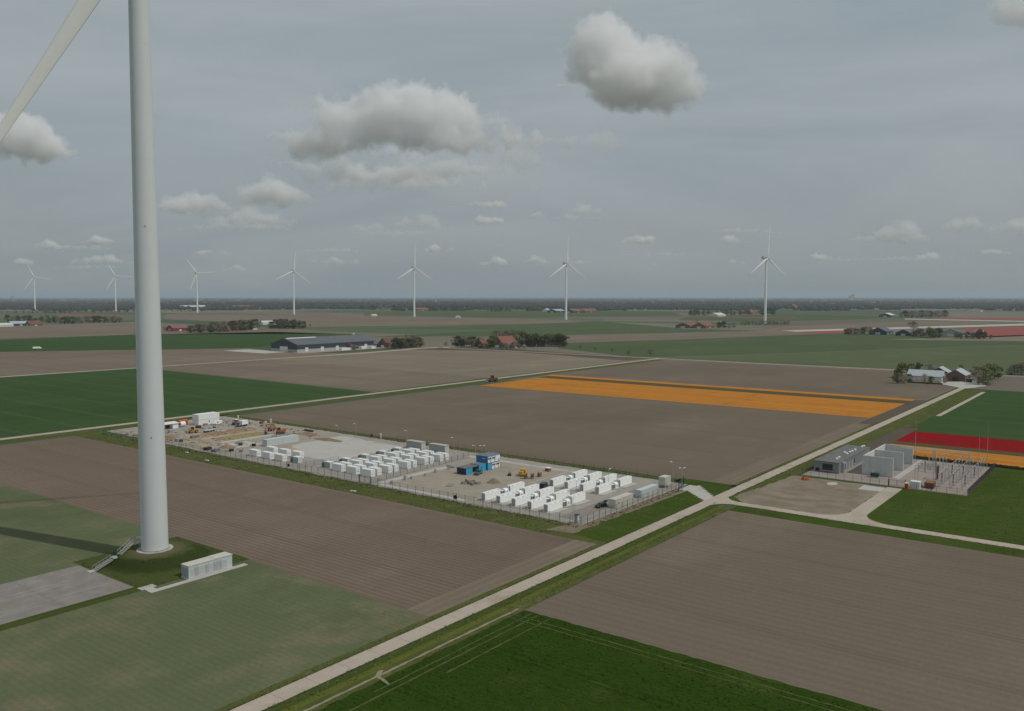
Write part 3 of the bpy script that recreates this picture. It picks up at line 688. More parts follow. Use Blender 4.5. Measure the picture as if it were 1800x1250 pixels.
for i, Y in enumerate(SY):
    n = ORD[4 - i] if i else 'fifth'
    slim(f'slim white battery unit at the near end of the {n} row from the entrance side', (228.1, Y, .12))
    slim(f'slim white battery unit behind the transformer in the {n} row, near block', (242.6, Y, .12))
    pad_transformer(f'white transformer between the two battery units of the {n} row, near block', (237.9, Y - .1, .12))
    if i:
        slim(f'slim white battery unit at the near end of the {n} row, far block', (261.0, Y + .4, .12))
        slim(f'slim white battery unit at the far end of the {n} row, far block', (276.2, Y + .4, .12))
        pad_transformer(f'white transformer between the two battery units of the {n} row, far block', (271.0, Y + .3, .12))
# containers by the entrance side (long side along X => rotate)
def side_container(name, label, cat, x, y, L, W, Hh, mat, z=.12, seam=None, window=None, feet=0.):
    t = thing(name, label, cat, (x, y, z))
    b = MB(); b.box(.05, .05, feet + .1, L - .05, W - .05, feet + Hh - .08)
    k = int(L / .5)
    for i in range(k):
        p = .15 + i * (L - .3) / k; b.box(p, 0, feet + .2, p + .24, .05, feet + Hh - .16); b.box(p, W - .05, feet + .2, p + .24, W, feet + Hh - .16)
    b.build('wall', mat, t)
    f = MB()
    for px in (0, L - .14):
        for py in (0, W - .14): f.box(px - .01, py - .01, 0, px + .15, py + .15, feet + Hh)
    f.box(-.01, -.01, feet, L + .01, W + .01, feet + .1); f.box(-.02, -.02, feet + Hh - .08, L + .02, W + .02, feet + Hh + .02)
    f.build('frame', mat, t)
    if seam: MB().box(seam, -.03, feet + .05, seam + .12, W + .03, feet + Hh + .05).build('joint_strip', 'concgrey', t)
    if window: w = MB().box(window, -.06, feet + 1.2, window + .9, -.01, feet + 2.1).build('window', 'white', t); MB().box(window + .1, -.07, feet + 1.3, window + .8, -.06, feet + 2.0).build('pane', 'glass', w)
    MB().box(-.03, .2, feet + .2, -.011, W / 2 - .05, feet + Hh - .2).build('door', mat, t); MB().box(-.03, W / 2 + .05, feet + .2, -.011, W - .2, feet + Hh - .2).build('door', mat, t)
    return t
side_container('site_container', 'beige two-part container beside the parked black car', 'container', 247, 145.2, 12.0, 2.7, 3.0, 'offwhite', seam=5.2, window=1.6)
side_container('storage_container', 'pale green-grey container between the beige one and the tall white hut', 'container', 265.6, 145.5, 12.6, 2.6, 2.7, 'pale_blue')
side_container('control_hut', 'tall white hut on stilts nearest the entrance gate', 'hut', 285.0, 146.2, 4.6, 2.8, 3.0, 'offwhite', feet=1.0)
side_container('long_container', 'very long white container between the excavator and the six white boxes', 'container', 248.6, 338.6, 18.8, 3.4, 3.2, 'pale_blue', seam=9.2)
t = side_container('stacked_container', 'large white stacked container block at the far left end of the site', 'container stack', 267.0, 425.2, 13.2, 6.0, 5.8, 'white', window=6.2)
MB().box(-.04, -.04, 2.86, 13.24, 6.04, 2.96).build('deck_seam', 'concgrey', t)

# ------------------------------------------------------------------ blue site office
def office():
    t = thing('site_office', 'blue two-storey site office of stacked cabins with white window bays', 'site office', (269.8, 219.7, .12))
    L, W, Hs = 8.2, 6.2, 2.85
    MB().box(.0, .06, 0, L, W, 2 * Hs).build('wall', 'blue', t)
    MB().box(-.08, -.02, 2 * Hs, L + .08, W + .08, 2 * Hs + .18).build('roof', 'felt_blue', t)
    for s in range(2):
        for i in range(3):
            x = .08 + i * (L - .08) / 3; w = (L - .08) / 3 - .12; z = s * Hs + .12
            mt = 'cyan' if (s == 0 and i == 0) else 'white'
            p = MB().box(x, .0, z, x + w, .06, z + Hs - .32).build('cabin_front', mt, t)
            if mt == 'white':
                if not (s == 1 and i == 2):
                    for k in range(2):
                        f = MB().box(x + .3 + k * 1.05, -.04, z + 1.35, x + 1.15 + k * 1.05, .0, z + 2.15).build('window', 'glass', p)
                MB().box(x + 1.3, -.05, z + .1, x + 2.0, .0, z + 1.15).build('panel', 'grey', p)
    for s in range(2): MB().box(-.05, -.06, s * Hs + Hs - .18, L + .05, .07, s * Hs + Hs + .02).build('fascia', 'cyan' if s else 'blue', t)
    for i in range(4): MB().box(-.02 + i * (L - .1) / 3, -.05, 0, .12 + i * (L - .1) / 3, .07, 2 * Hs - .19).build('post', 'blue', t)
    g = MB()
    for k in range(7): g.box(-.03, 1.3 + k * .24, 4.62, -.001, 1.46 + k * .24, 4.95)
    g.build('lettering', 'white', t)
    MB().box(-.03, .1, 2.75, -.002, W - .1, 2.87).build('cabin_joint', 'dark', t)
    for k in range(2): MB().box(2.5 + k * 3, 3, 2 * Hs + .18, 3.1 + k * 3, 3.6, 2 * Hs + .4).build('roof_vent', 'midgrey', t)
office()
def hut():
    t = thing('cabin_hut', 'single-storey blue cabin with dark roof attached in front of the blue office', 'cabin', (257.2, 220.6, .12))
    MB().box(0, .0, 0, 4.0, 5.0, 2.6).build('wall', 'cyan', t); MB().box(-.03, .1, .1, -.001, 4.9, 2.5).build('mesh_side', 'navy', t)
    MB().box(-.15, -.15, 2.6, 8.2, 5.2, 2.75).build('roof', 'roof_felt', t)
    MB().box(4.05, 2.2, 0, 8.0, 5.0, 2.6).build('rear_wall', 'dark', t)
    MB().box(8.0, -.1, 0, 12.4, 4.6, 2.9).build('link_cabin', 'cyan', t); MB().box(7.9, -.2, 2.9, 12.5, 4.7, 3.02).build('link_roof', 'felt_blue', t)
    MB().box(9.0, -.14, .1, 9.9, -.101, 2.1).build('door', 'blue', t)
hut()

# ------------------------------------------------------------------ vehicles
def car(name, label, loc, rz, mat, kind='hatch', L=4.5, W=1.8, open_tail=False, group=None):
    t = thing(name, label, {'hatch': 'car', 'van': 'van', 'pickup': 'pickup'}[kind], loc, rz, group)
    if kind == 'hatch':
        body = [(-L / 2, .35), (L / 2, .35), (L / 2, .75), (L / 2 - .25, .95), (L / 2 - .9, 1.0), (-L / 2, 1.0), (-L / 2 - .02, .6)]
        cab = [(L / 2 - 1.0, 1.0), (L / 2 - 1.75, 1.45), (-L / 2 + .55, 1.48), (-L / 2 + .08, 1.0)]
    elif kind == 'van':
        body = [(-L / 2, .35), (L / 2, .35), (L / 2, .95), (L / 2 - .5, 1.15), (L / 2 - 1.1, 1.95), (-L / 2, 2.0)]
        cab = [(L / 2 - .52, 1.17), (L / 2 - 1.1, 1.9), (L / 2 - 1.9, 1.9), (L / 2 - 1.9, 1.17)]
    else:
        body = [(-L / 2, .5), (L / 2, .5), (L / 2, .95), (L / 2 - .2, 1.1), (-L / 2, 1.1)]
        cab = [(L / 2 - 1.1, 1.1), (L / 2 - 1.7, 1.75), (L / 2 - 2.9, 1.75), (L / 2 - 3.0, 1.1)]
    if kind == 'van':
        MB().prism(body, -W / 2, W / 2).build('body', mat, t); MB().prism(cab, -W / 2 - .012, W / 2 + .012).build('windows', 'glass', t)
    else:
        MB().prism(body, -W / 2, W / 2).build('body', mat, t)
        MB().prism(cab, -W / 2 + .12, W / 2 - .12).build('windows', 'glass', t)
        xs = sorted(cab)[1:3]; MB().box(xs[0][0] + .02, -W / 2 + .1, max(c[1] for c in cab) - .02, xs[1][0], W / 2 - .1, max(c[1] for c in cab) + .05).build('roof', mat, t)
    for sx in (-1, 1):
        for sy in (-1, 1):
            w = MB().cyl((sx * (L / 2 - .85), sy * (W / 2 - .2), .33), (sx * (L / 2 - .85), sy * (W / 2 + .02), .33), .33, .33, 14).build('wheel', 'black', t)
            MB().cyl((sx * (L / 2 - .85), sy * (W / 2 + .02), .33), (sx * (L / 2 - .85), sy * (W / 2 + .035), .33), .19, .19, 10).build('rim', 'galv', w)
    for sy in (-1, 1):
        MB().box(L / 2 - .06, sy * (W / 2 - .25) - .18, .66, L / 2 + .012, sy * (W / 2 - .25) + .18, .82).build('headlight', 'white', t)
        MB().box(-L / 2 - .03, sy * (W / 2 - .2) - .12, .7, -L / 2 + .05, sy * (W / 2 - .2) + .12, .9).build('tail_light', 'red', t)
    if open_tail: MB().bar((-L / 2 + .4, 0, 1.5), (-L / 2 - .75, 0, 1.95), W - .3, .08).build('tailgate', mat, t)
    return t
car('car', 'black hatchback with its tailgate open beside the beige container', (245.6, 150.2, .13), math.radians(170), 'carblack', 'hatch', 4.4, 1.85, True)
car('van', 'dark navy van parked at the end of the second battery row', (258.2, 183.0, .12), math.radians(20), 'navy', 'van', 5.0, 1.95)
car('pickup', 'small teal pickup parked in front of the blue cabin', (261.5, 217.8, .13), math.radians(15), 'teal', 'pickup', 4.8, 1.8)
car('van', 'white van standing in front of the stacked white container block', (276.0, 420.5, .12), math.radians(200), 'white', 'van', 5.4, 2.05)
car('car', 'dark estate car parked behind the small white box trailer', (280.4, 412, .12), math.radians(60), 'navy', 'hatch', 4.6, 1.8)
car('pickup', 'small red and white flatbed beyond the white van', (285, 416, .12), math.radians(195), 'red', 'pickup', 5.0, 1.9)
def truck(name, label, loc, rz, cabmat, boxmat, L=8., H_=3.2, cat='truck'):
    t = thing(name, label, cat, loc, rz)
    MB().prism([(L / 2 - 2.0, .6), (L / 2, .6), (L / 2, 1.5), (L / 2 - .25, 2.6), (L / 2 - 2.0, 2.7)], -1.15, 1.15).build('cab', cabmat, t)
    MB().prism([(L / 2 - .02, 1.55), (L / 2 + .015, 1.55), (L / 2 - .21, 2.45), (L / 2 - .3, 2.45)], -1.0, 1.0).build('windscreen', 'glass', t)
    MB().box(-L / 2, -1.2, 1.0, L / 2 - 2.1, 1.2, H_).build('cargo_box', boxmat, t); MB().box(-L / 2, -.5, .6, L / 2, .5, .98).build('chassis', 'dark', t)
    for x in (-L / 2 + 1.0, -L / 2 + 2.2, L / 2 - 1.0):
        for s in (-1, 1): MB().cyl((x, s * .85, .5), (x, s * 1.16, .5), .5, .5, 14).build('wheel', 'black', t)
    return t
truck('box_truck', 'dark-cabbed truck with a white box body beside the trench spoil', (280, 403.5, .12), math.radians(195), 'midgrey', 'white', 7.0)
truck('delivery_truck', 'white truck on the track beyond the large dark barn', (*G(621, 590), .15), math.radians(250), 'white', 'white', 9, 3.6)
truck('farm_trailer_truck', 'white truck in the dark green field at the far left', (*G(65, 614), .1), math.radians(0), 'white', 'white', 11, 3.4)
def excavator(label, loc, rz, mat, s=1.0):
    t = thing('excavator', label, 'excavator', loc, rz); t.scale = (s,) * 3
    for y in (-1, 1):
        k = MB().prism([(-1.9, .2), (-1.5, 0), (1.5, 0), (1.9, .2), (2.0, .5), (1.7, .85), (-1.7, .85), (-2.0, .5)], y * 1.15 - .32, y * 1.15 + .32).build('track', 'dark', t)
        for x in (-1.4, -.5, .5, 1.4): MB().cyl((x, y * 1.15 - .36, .4), (x, y * 1.15 + .36, .4), .25, .25, 10).build('roller', 'midgrey', k)
    MB().box(-2.2, -1.25, 1.0, 1.4, 1.25, 2.0).build('house', mat, t); MB().box(-2.4, -1.2, 1.05, -1.5, 1.2, 2.25).build('counterweight', mat, t)
    c = MB().prism([(.0, 2.0), (1.5, 1.2), (1.6, 2.3), (1.2, 3.0), (.0, 3.0)], .3, 1.25).build('cab', mat, t); MB().prism([(.15, 2.1), (1.5, 2.0), (1.52, 2.3), (1.15, 2.9), (.15, 2.9)], .28, 1.27).build('cab_glass', 'glass', c)
    b = MB(); b.bar((1.2, -.2, 1.5), (3.4, -.2, 4.4), .5, .65); b.bar((3.3, -.2, 4.35), (6.2, -.2, 4.5), .45, .6); b.build('boom', mat, t)
    a = MB(); a.bar((6.0, -.2, 4.8), (6.6, -.2, 1.4), .4, .5); a.build('stick', mat, t)
    MB().prism([(6.2, 1.4), (7.0, 1.3), (7.0, .4), (6.3, .1), (5.7, .5)], -.8, .4).build('bucket', 'dark', t)
    MB().cyl((2.2, -.2, 2.0), (4.2, -.2, 4.0), .1, .1, 8).build('ram', 'galv', t)
    return t
excavator('orange excavator with raised boom standing behind the long white container', (276.5, 365.0, .3), math.radians(150), 'orange', 1.15)
t = thing('dumper', 'small orange dumper beyond the yellow sand pit', 'dumper', (279.5, 377, .2), math.radians(20))
MB().prism([(-1.6, 1.0), (.3, .9), (.5, 1.9), (-2.0, 2.1)], -1.0, 1.0).build('skip', 'orange', t); MB().box(.5, -.8, .7, 2.0, .8, 1.5).build('engine_cover', 'orange', t)
for x in (-1.0, 1.3):
    for s in (-1, 1): MB().cyl((x, s * .7, .55), (x, s * 1.05, .55), .55, .55, 12).build('wheel', 'black', t)
def loader(name, label, cat, loc, rz, mat, bucket=True, s=1.):
    t = thing(name, label, cat, loc, rz); t.scale = (s,) * 3
    MB().prism([(-2.6, .9), (-.3, .9), (-.3, 1.9), (-2.4, 2.0), (-2.7, 1.6)], -.9, .9).build('engine_cover', mat, t); MB().box(-.1, -.7, .8, 1.8, .7, 1.5).build('front_frame', mat, t)
    c = MB().box(-.5, -.75, 1.9, .9, .75, 3.2).build('cab', 'glass', t); MB().box(-.6, -.85, 3.2, 1.0, .85, 3.35).build('cab_roof', mat, c)
    for x in (-1.6, 1.3):
        for y in (-1, 1): w = MB().cyl((x, y * .75, .8), (x, y * 1.3, .8), .8, .8, 16).build('wheel', 'black', t); MB().cyl((x, y * 1.28, .8), (x, y * 1.32, .8), .42, .42, 12).build('rim', mat, w)
    if bucket:
        for y in (-.5, .5): MB().bar((.8, y, 1.7), (3.2, y, .7), .18, .3).build('lift_arm', mat, t)
        MB().prism([(3.0, .2), (4.2, .1), (3.5, .6), (3.2, 1.4), (2.9, 1.2)], -1.35, 1.35).build('bucket', 'midgrey', t)
    return t
loader('wheel_loader', 'yellow wheel loader by the far left trench', 'wheel loader', (250.5, 404.5, .15), math.radians(165), 'yellow')
loader('tractor', 'red tractor crossing the narrow road beside the orange tulip field', 'tractor', (*G(866, 671), .15), math.radians(150), 'rust', True, 1.6)
t = thing('flatbed_trailer', 'grey flatbed trailer with a red headboard beside the yellow loader', 'trailer', (257.5, 400.5, .12), math.radians(8))
MB().box(-3.5, -1.2, .9, 3.5, 1.2, 1.15).build('bed', 'grey', t); MB().box(3.5, -1.2, .9, 3.7, 1.2, 2.4).build('headboard', 'red', t); MB().box(-3.5, -1.22, 1.15, 3.4, -1.14, 1.7).build('side_board', 'pale_blue', t)
for x in (-2.4, -1.4, 2.4):
    for s in (-1, 1): MB().cyl((x, s * .8, .45), (x, s * 1.1, .45), .45, .45, 12).build('wheel', 'black', t)

# ------------------------------------------------------------------ left construction yard
def heap(name, label, cat, x, y, rx, ry, h, mat, lumps=0, seed=1, st=True):
    rnd = random.Random(seed); N = 16; vs = []; fs = []
    ph = [rnd.uniform(0, 6) for _ in range(4)]
    for j in range(N + 1):
        for i in range(24):
            r = j / N; a = 2 * pi * i / 24; k = 1 + .18 * math.sin(2 * a + ph[0]) + .1 * math.sin(5 * a + ph[1])
            z = h * max(0, 1 - r ** 1.25) * (1 + .15 * math.sin(3 * a + ph[2]) * r) + rnd.uniform(-.06, .06) * h * (j < N)
            vs.append((x + rx * r * k * math.cos(a), y + ry * r * k * math.sin(a), (.04 if j < N else -.05) + max(0, z)))
    for j in range(N):
        for i in range(24): a = j * 24 + i; b = j * 24 + (i + 1) % 24; fs.append((a, b, b + 24, a + 24))
    m = MB(); m.add([(vx, vy, vz) for vx, vy, vz in vs], fs, 0, True)
    return tag(m.build(name, mat), label, cat)
sheet('sand_yard', [(226, 342), (247, 343), (290, 340), (292, 398), (262, 400), (240, 412), (226, 408)], Z3 + .02, 'sand')
# long pit: two ochre floors between low sand bunds
def pit(name, x0, y0, x1, y1, mat):
    return struct(rect(name, x0, y0, x1, y1, Z3 + .05, mat))
pit('sand_pit', 247, 368, 273, 380, 'ochre'); pit('sand_pit', 244, 384, 275, 389, 'clay')
def bund(x0, x1, y, w, h, mat, label):
    m = MB(); n = 30; vs = []; fs = []
    prof = [(-1, 0), (-.55, .7), (-.15, 1), (.3, .9), (.7, .5), (1, 0)]
    for i in range(n + 1):
        x = x0 + (x1 - x0) * i / n; k = random.uniform(.7, 1.15); dy = random.uniform(-.3, .3)
        for a, b in prof: vs.append((x, y + dy + a * w * k, .05 + b * h * k * (0.3 if i in (0, n) else 1)))
    for i in range(n):
        for j in range(5): a = i * 6 + j; fs.append((a, a + 1, a + 7, a + 6))
    m.add(vs, fs, 0, True); return tag(m.build('sand_bank', mat), label, 'sand bank')
bund(240, 276, 382, 1.6, 1.0, 'sandpile', 'low sand bank between the yellow pit and the brown trench')
bund(242, 280, 393.5, 1.8, 1.1, 'clay', 'brown spoil bank along the far side of the trench')
struct(MB().box(240, 362.6, .05, 272, 366.4, .55).build('concrete_slab', 'slab')); struct(MB().box(238, 347, .05, 252, 361, .16).build('concrete_slab', 'slab'))
struct(MB().box(243, 396.5, .05, 290, 399.5, .15).build('path', 'slab'))
heap('sand_heap', 'brown sand heap right of the long white container', 'heap', 247.5, 322, 4.6, 6.5, 2.4, 'sandpile', seed=3)
heap('sand_heap', 'dark gravel heap in the sand yard behind the slim batteries', 'heap', 253.5, 203.5, 2.6, 3.2, 1.8, 'dirtlot', seed=4)
heap('spoil_heap', 'flat reddish spoil heap at the far side of the concrete yard', 'heap', 279, 330, 3.5, 9, 1.1, 'clay', seed=5)
heap('spoil_heap', 'reddish spoil heap near the ditch at the left end', 'heap', 234, 400, 4, 8, 1.3, 'clay', seed=6)
heap('spoil_heap', 'long sandy spoil heap nearest the ditch left of the six boxes', 'heap', 230.5, 366, 3.4, 12, 1.6, 'sandpile', seed=7)
heap('spoil_heap', 'sandy spoil heap in the middle of the left yard', 'heap', 240, 375, 2.4, 9, 1.0, 'sandpile', seed=8)
heap('spoil_heap', 'brown spoil heap behind the excavator', 'heap', 284, 352, 3.2, 8, 1.2, 'clay', seed=9)
# stacks, pallets, drums
def pallet_stack(name, label, cat, x, y, rz, n, L, W, mat, h=.16):
    t = thing(name, label, cat, (x, y, .14), rz)
    for i in range(n):
        MB().box(-L / 2 + random.uniform(-.15, .15), -W / 2 + random.uniform(-.1, .1), .02 + i * h, L / 2, W / 2, .02 + i * h + h * .82).build('layer', mat, t)
    return t
pallet_stack('timber_stack', 'weathered timber stack beside the six white boxes', 'timber stack', 226.8, 348, .5, 5, 4.5, 2.2, 'midgrey', .25)
pallet_stack('panel_stack', 'dark mesh panel stack close to the near fence', 'panel stack', 226.6, 354, .3, 6, 3.6, 2.0, 'dark', .22)
pallet_stack('pipe_stack', 'grey pipe bundle near the left spoil heap', 'pipe bundle', 233.5, 389, .4, 4, 5.5, 1.6, 'grey', .28)
pallet_stack('timber_stack', 'brown timber stack on the sandy left yard', 'timber stack', 242.5, 390, .2, 5, 5, 1.4, 'timber', .22)
pallet_stack('block_stack', 'grey block pallet beside the yellow loader', 'block pallet', 244, 415, .1, 3, 2.6, 1.8, 'grey', .5)
pallet_stack('beam_stack', 'dark steel beams on the gravel behind the excavator', 'beam stack', 291, 360, 1.5, 3, 7, 1.0, 'dark', .3)
pallet_stack('scrap_stack', 'low stack of brown planks behind the pit', 'plank stack', 287.5, 386, 1.2, 3, 9, 1.2, 'timber', .2)
for i, (x, y, h, d) in enumerate([(228.5, 233.5, 1.0, 'first'), (239.0, 233.2, .9, 'second'), (236, 233.8, 1.5, 'third'), (247, 233.4, .7, 'fourth'), (254, 234.4, 1.1, 'fifth'), (262, 234.2, .8, 'sixth')]):
    t = thing('valve_chamber', f'grey concrete block along the pale path, {d} from the near gate', 'concrete block', (x, y, .12), .1 * i, 'concrete blocks along the path')
    MB().box(-.6, -.5, 0, .6, .5, h).build('block', 'concgrey', t); MB().box(-.5, -.4, h, .5, .4, h + .08).build('cover', 'midgrey', t)
t = thing('material_pile', 'mixed pile of red and grey building material on the sand yard', 'material pile', (246, 209, .12), .35)
for i in range(16):
    MB().box(-.7, -.3, 0, random.uniform(.3, 2.5), random.uniform(.1, .5), random.uniform(.3, 1.2)).build('bundle', random.choice(['rust', 'grey', 'midgrey', 'timber', 'blossom_pink']), t, (random.uniform(-3, 3.5), random.uniform(-3.4, 3.4), 0), random.uniform(0, 3))
t = thing('rack_pallet', 'low grey steel rack lying on the sand left of the material pile', 'steel rack', (239.5, 213.5, .12), .5)
for i in range(4): MB().bar((-2.2, -1.2 + i * .8, .25), (2.2, -1.2 + i * .8, .25), .14).build('beam', 'grey', t)
for x in (-2.2, 0, 2.2): MB().bar((x, -1.4, .12), (x, 1.4, .12), .14).build('cross_beam', 'midgrey', t)
t = thing('pipe_rack', 'grey pipes and fittings lying beside the left battery block fence', 'pipe rack', (266, 237.5, .15), 1.3)
for i in range(5): MB().cyl((-3, -.8 + i * .4, .3), (3 - i * .5, -.8 + i * .4, .3), .16, .16, 8).build('pipe', random.choice(['grey', 'midgrey', 'rust']), t)
def drum(label, x, y, rz, r=1.1, group='cable drums'):
    t = thing('cable_drum', label, 'cable drum', (x, y, .12), rz, group)
    for s in (-.55, .55): MB().cyl((0, s - .06, r), (0, s + .06, r), r, r, 20).build('flange', 'wood', t)
    MB().cyl((0, -.5, r), (0, .5, r), r * .62, r * .62, 16).build('cable', 'rust', t)
drum('brown wooden cable drum, left of the touching pair', 266.9, 198.0, .5); drum('brown wooden cable drum, right of the touching pair', 268.9, 196.2, .5); drum('lone smaller brown cable drum right of the pair', 273, 195.6, .2, .95)
t = thing('generator', 'yellow generator box behind the cable drums', 'generator', (271.5, 202.6, .12), .3)
MB().box(-1.5, -.9, .3, 1.5, .9, 2.6).build('housing', 'yellow', t); MB().box(-3.3, -.8, .5, -1.6, .8, 2.0).build('tank', 'yellow', t); MB().box(-1.3, -.95, 1.0, -.2, -.9, 2.1).build('grille', 'dark', t)
for x in (-2.4, .6): MB().cyl((x, -1.05, .35), (x, 1.05, .35), .35, .35, 12).build('wheel', 'black', t)
t = thing('pump_trailer', 'small brown pump frame left of the yellow generator', 'pump', (267.8, 206.6, .12), .5)
MB().box(-.8, -.5, .35, .8, .5, 1.1).build('frame', 'timber', t); MB().cyl((-.9, -.7, .4), (-.9, .7, .4), .4, .4, 10).build('wheel', 'black', t); MB().cyl((.2, 0, 1.1), (.2, 0, 1.5), .2, .2, 8).build('motor', 'rust', t)
t = thing('crate', 'brown crate with a white lid near the far fence', 'crate', (284, 199.2, .12), .1)
MB().box(-.9, -.9, 0, .9, .9, 1.3).build('side', 'rust', t); MB().box(-1, -1, 1.3, 1, 1, 1.5).build('lid', 'white_clean', t)
def rubble(name, label, mat, n, seed, lo, hi):
    rnd = random.Random(seed); m = MB()
    for i in range(n):
        x, y = rnd.uniform(226, 292), rnd.uniform(341, 436)
        if 246 < x < 270 and (336 < y < 345 or y > 418): continue
        a, b, h = rnd.uniform(lo, hi), rnd.uniform(lo, hi) * .5, rnd.uniform(.15, .5) * hi; r = rnd.uniform(0, 3); c, s_ = math.cos(r), math.sin(r)
        P_ = [(x + c * u * a - s_ * v * b, y + s_ * u * a + c * v * b) for u, v in ((-1, -1), (1, -1), (.8, 1), (-1, .9))]
        m.add([(u, v, .05) for u, v in P_] + [(u, v, .1 + h * rnd.uniform(.5, 1)) for u, v in P_], [(4, 5, 6, 7), (0, 1, 5, 4), (1, 2, 6, 5), (2, 3, 7, 6), (3, 0, 4, 7)])
    return stuff(m.build(name, mat), label)
rubble('rubble', 'broken brown rubble and clods strewn over the left yard', 'clay', 260, 41, .3, 1.0); rubble('rubble', 'pale broken concrete strewn over the left yard', 'slab', 120, 42, .3, .8); rubble('rubble', 'dark scrap strewn over the left yard', 'dark', 90, 43, .2, .8)
for i, (x, y, rx, ry, h, mt, lb) in enumerate([(236, 352, 3, 5, 1.5, 'clay', 'dark brown spoil heap beside the timber stack'), (241, 399, 3.5, 6, 1.8, 'sandpile', 'sandy spoil heap left of the brown trench'), (283, 372, 3, 5, 1.5, 'sandpile', 'sand heap beyond the excavator bucket'), (228.5, 415, 2.5, 8, 1.4, 'clay', 'brown spoil heap at the left end by the ditch fence'), (255, 391.5, 6, 1.8, 1.3, 'clay', 'narrow clay heap in the trench'), (287, 398, 3, 4, 1.2, 'sandpile', 'small sand heap by the far fence pallets'), (246, 357, 2.5, 3.5, 1.1, 'dirtlot', 'grey rubble heap on the left slab')]):
    heap('spoil_heap', lb, 'heap', x, y, rx, ry, h, mt, seed=60 + i)
# tent, cabin and orange box at the far left
t = thing('awning', 'white open-fronted awning at the far left end, beside the foreground tower', 'awning', (246, 425.5, .12), 0)
MB().prism([(-.2, 2.7), (4.6, 3.3), (4.6, 3.45), (-.2, 2.85)], -3, 9.5, 0, 'X').build('roof', 'cloth', t)
for x in (-2.8, 1, 5, 9.2):
    for y in (0, 4.4): MB().bar((x, y, 0), (x, y, 2.75 + y * .12), .14).build('post', 'galv', t)
MB().box(-2.6, 4.3, 0, 9, 4.45, 3.2).build('back_wall', 'rust', t)
MB().box(5.8, .4, 0, 9.2, 3.8, 2.6).build('cabin', 'white', t)
t = thing('mobile_tank', 'white rounded tank cabin between the awning and the orange box', 'tank', (258.5, 428, .12), 0)
MB().cyl((-1.2, 0, 1.6), (1.6, 0, 1.6), 1.4, 1.4, 18).build('shell', 'white', t); MB().box(-1, -1, 0, 1.4, 1, .4).build('cradle', 'midgrey', t); MB().box(-1.26, -.6, 1, -1.2, .6, 2.2).build('door', 'green_paint', t)
t = thing('roll_off_container', 'orange-red roll-off container left of the stacked white block', 'container', (262.5, 434, .12), .1)
MB().prism([(-1.3, .1), (1.3, .1), (1.5, 2.4), (-1.5, 2.4)], -2.6, 2.6, 0, 'X').build('body', 'orangered', t); MB().prism([(-1.6, 2.4), (1.6, 2.4), (.0, 3.0)], -2.7, 2.7, 0, 'X').build('cover', 'orangered', t)
for i in range(5): MB().box(-2.4 + i * 1.1, -1.56, .2, -2.25 + i * 1.1, -1.4, 2.3).build('rib', 'red', t)
pallet_stack('equipment_pallet', 'grey equipment crate in front of the stacked white block', 'equipment crate', 262, 417.5, .1, 2, 2.8, 1.6, 'navy', .7)
pallet_stack('equipment_pallet', 'brown and green crate at the foot of the stacked white block', 'equipment crate', 270, 423.3, .1, 2, 2.4, 1.2, 'timber', .5)
for i, (x, y) in enumerate([(289, 408), (291.5, 402), (287, 395), (292, 392), (290, 424)]):
    pallet_stack('pallet', f'pallet of stored goods by the far fence, {ORD[i]} from the excavator side', 'pallet', x, y, i * .4, 3 + i % 2, 1.8 + i * .2, 1.4, ['grey', 'rust', 'midgrey', 'timber', 'white'][i], .35)
for i in range(5):
    x, y = [(231.2, 342), (233, 337), (243, 352), (246, 345.5), (231.5, 384.5)][i]
    pallet_stack('pallet', f'small pallet of parts in the left yard, {["nearest the ditch", "beside the six boxes", "on the grey slab", "left end of the long container", "at the reddish heap"][i]}', 'pallet', x, y, i * .7, 3, 1.7, 1.3, ['dark', 'midgrey', 'dark', 'navy', 'green_paint'][i], .4)

# ------------------------------------------------------------------ fences
POST = {}
def post_mesh(h, mat, w=.09):
    k = ('p', h, mat, w)
    if k not in POST: POST[k] = MB().box(-w / 2, -w / 2, 0, w / 2, w / 2, h).mesh('post', [mat])
    return POST[k]
def panel_mesh(h, mat, bars, wires, th=.03):
    k = ('m', h, mat, bars, wires)
    if k not in POST:
        m = MB()
        for i in range(wires): z = .12 + (h - .2) * i / (wires - 1); m.box(0, -th / 2, z, 1, th / 2, z + .035)
        for i in range(bars): x = (i + .5) / bars; m.box(x - .004, -th / 2, .08, x + .004, th / 2, h - .05)
        POST[k] = m.mesh('mesh_panel', [mat])
    return POST[k]
def fence(label, p, q, h=2.6, sp=4.5, mat='fence_green', bars=6, wires=3, pw=.09, tops=False, z=.06):
    d = math.dist(p, q); n = max(1, round(d / sp)); rz = math.atan2(q[1] - p[1], q[0] - p[0])
    t = thing('fence', label, 'fence', (*p, z), rz)
    for i in range(n + 1): link_copy(post_mesh(h + (.25 if tops else .1), mat, pw), 'post', t, (d * i / n, 0, 0))
    for i in range(n): link_copy(panel_mesh(h, mat, bars, wires), 'mesh_panel', t, (d * i / n, 0, 0), (d / n, 1, 1))
    return t
fence('long dark mesh fence along the near ditch, from the entrance corner to the middle gate', (222, 143.2), (222.3, 239), 2.7, 4.0)
fence('dark mesh fence along the near ditch left of the middle gate', (222.6, 246), (222.6, 342), 2.7, 4.0)
fence('dark mesh fence along the ditch at the left construction yard', (222.8, 342), (224, 446), 2.2, 6.0)
fence('dark mesh fence along the entrance side facing the road', (222.2, 143), (286, 142.2), 2.7, 3.6)
fence('long dark mesh fence on the far side of the battery site', (296.8, 145), (297.4, 300), 2.5, 5.0)
fence('dark mesh fence on the far left side of the battery site', (297.4, 300), (297.4, 344), 2.2, 6.0)
fence('dark inner fence closing off the right side of the middle battery block', (224, 240.2), (287, 244.5), 2.5, 4.2)
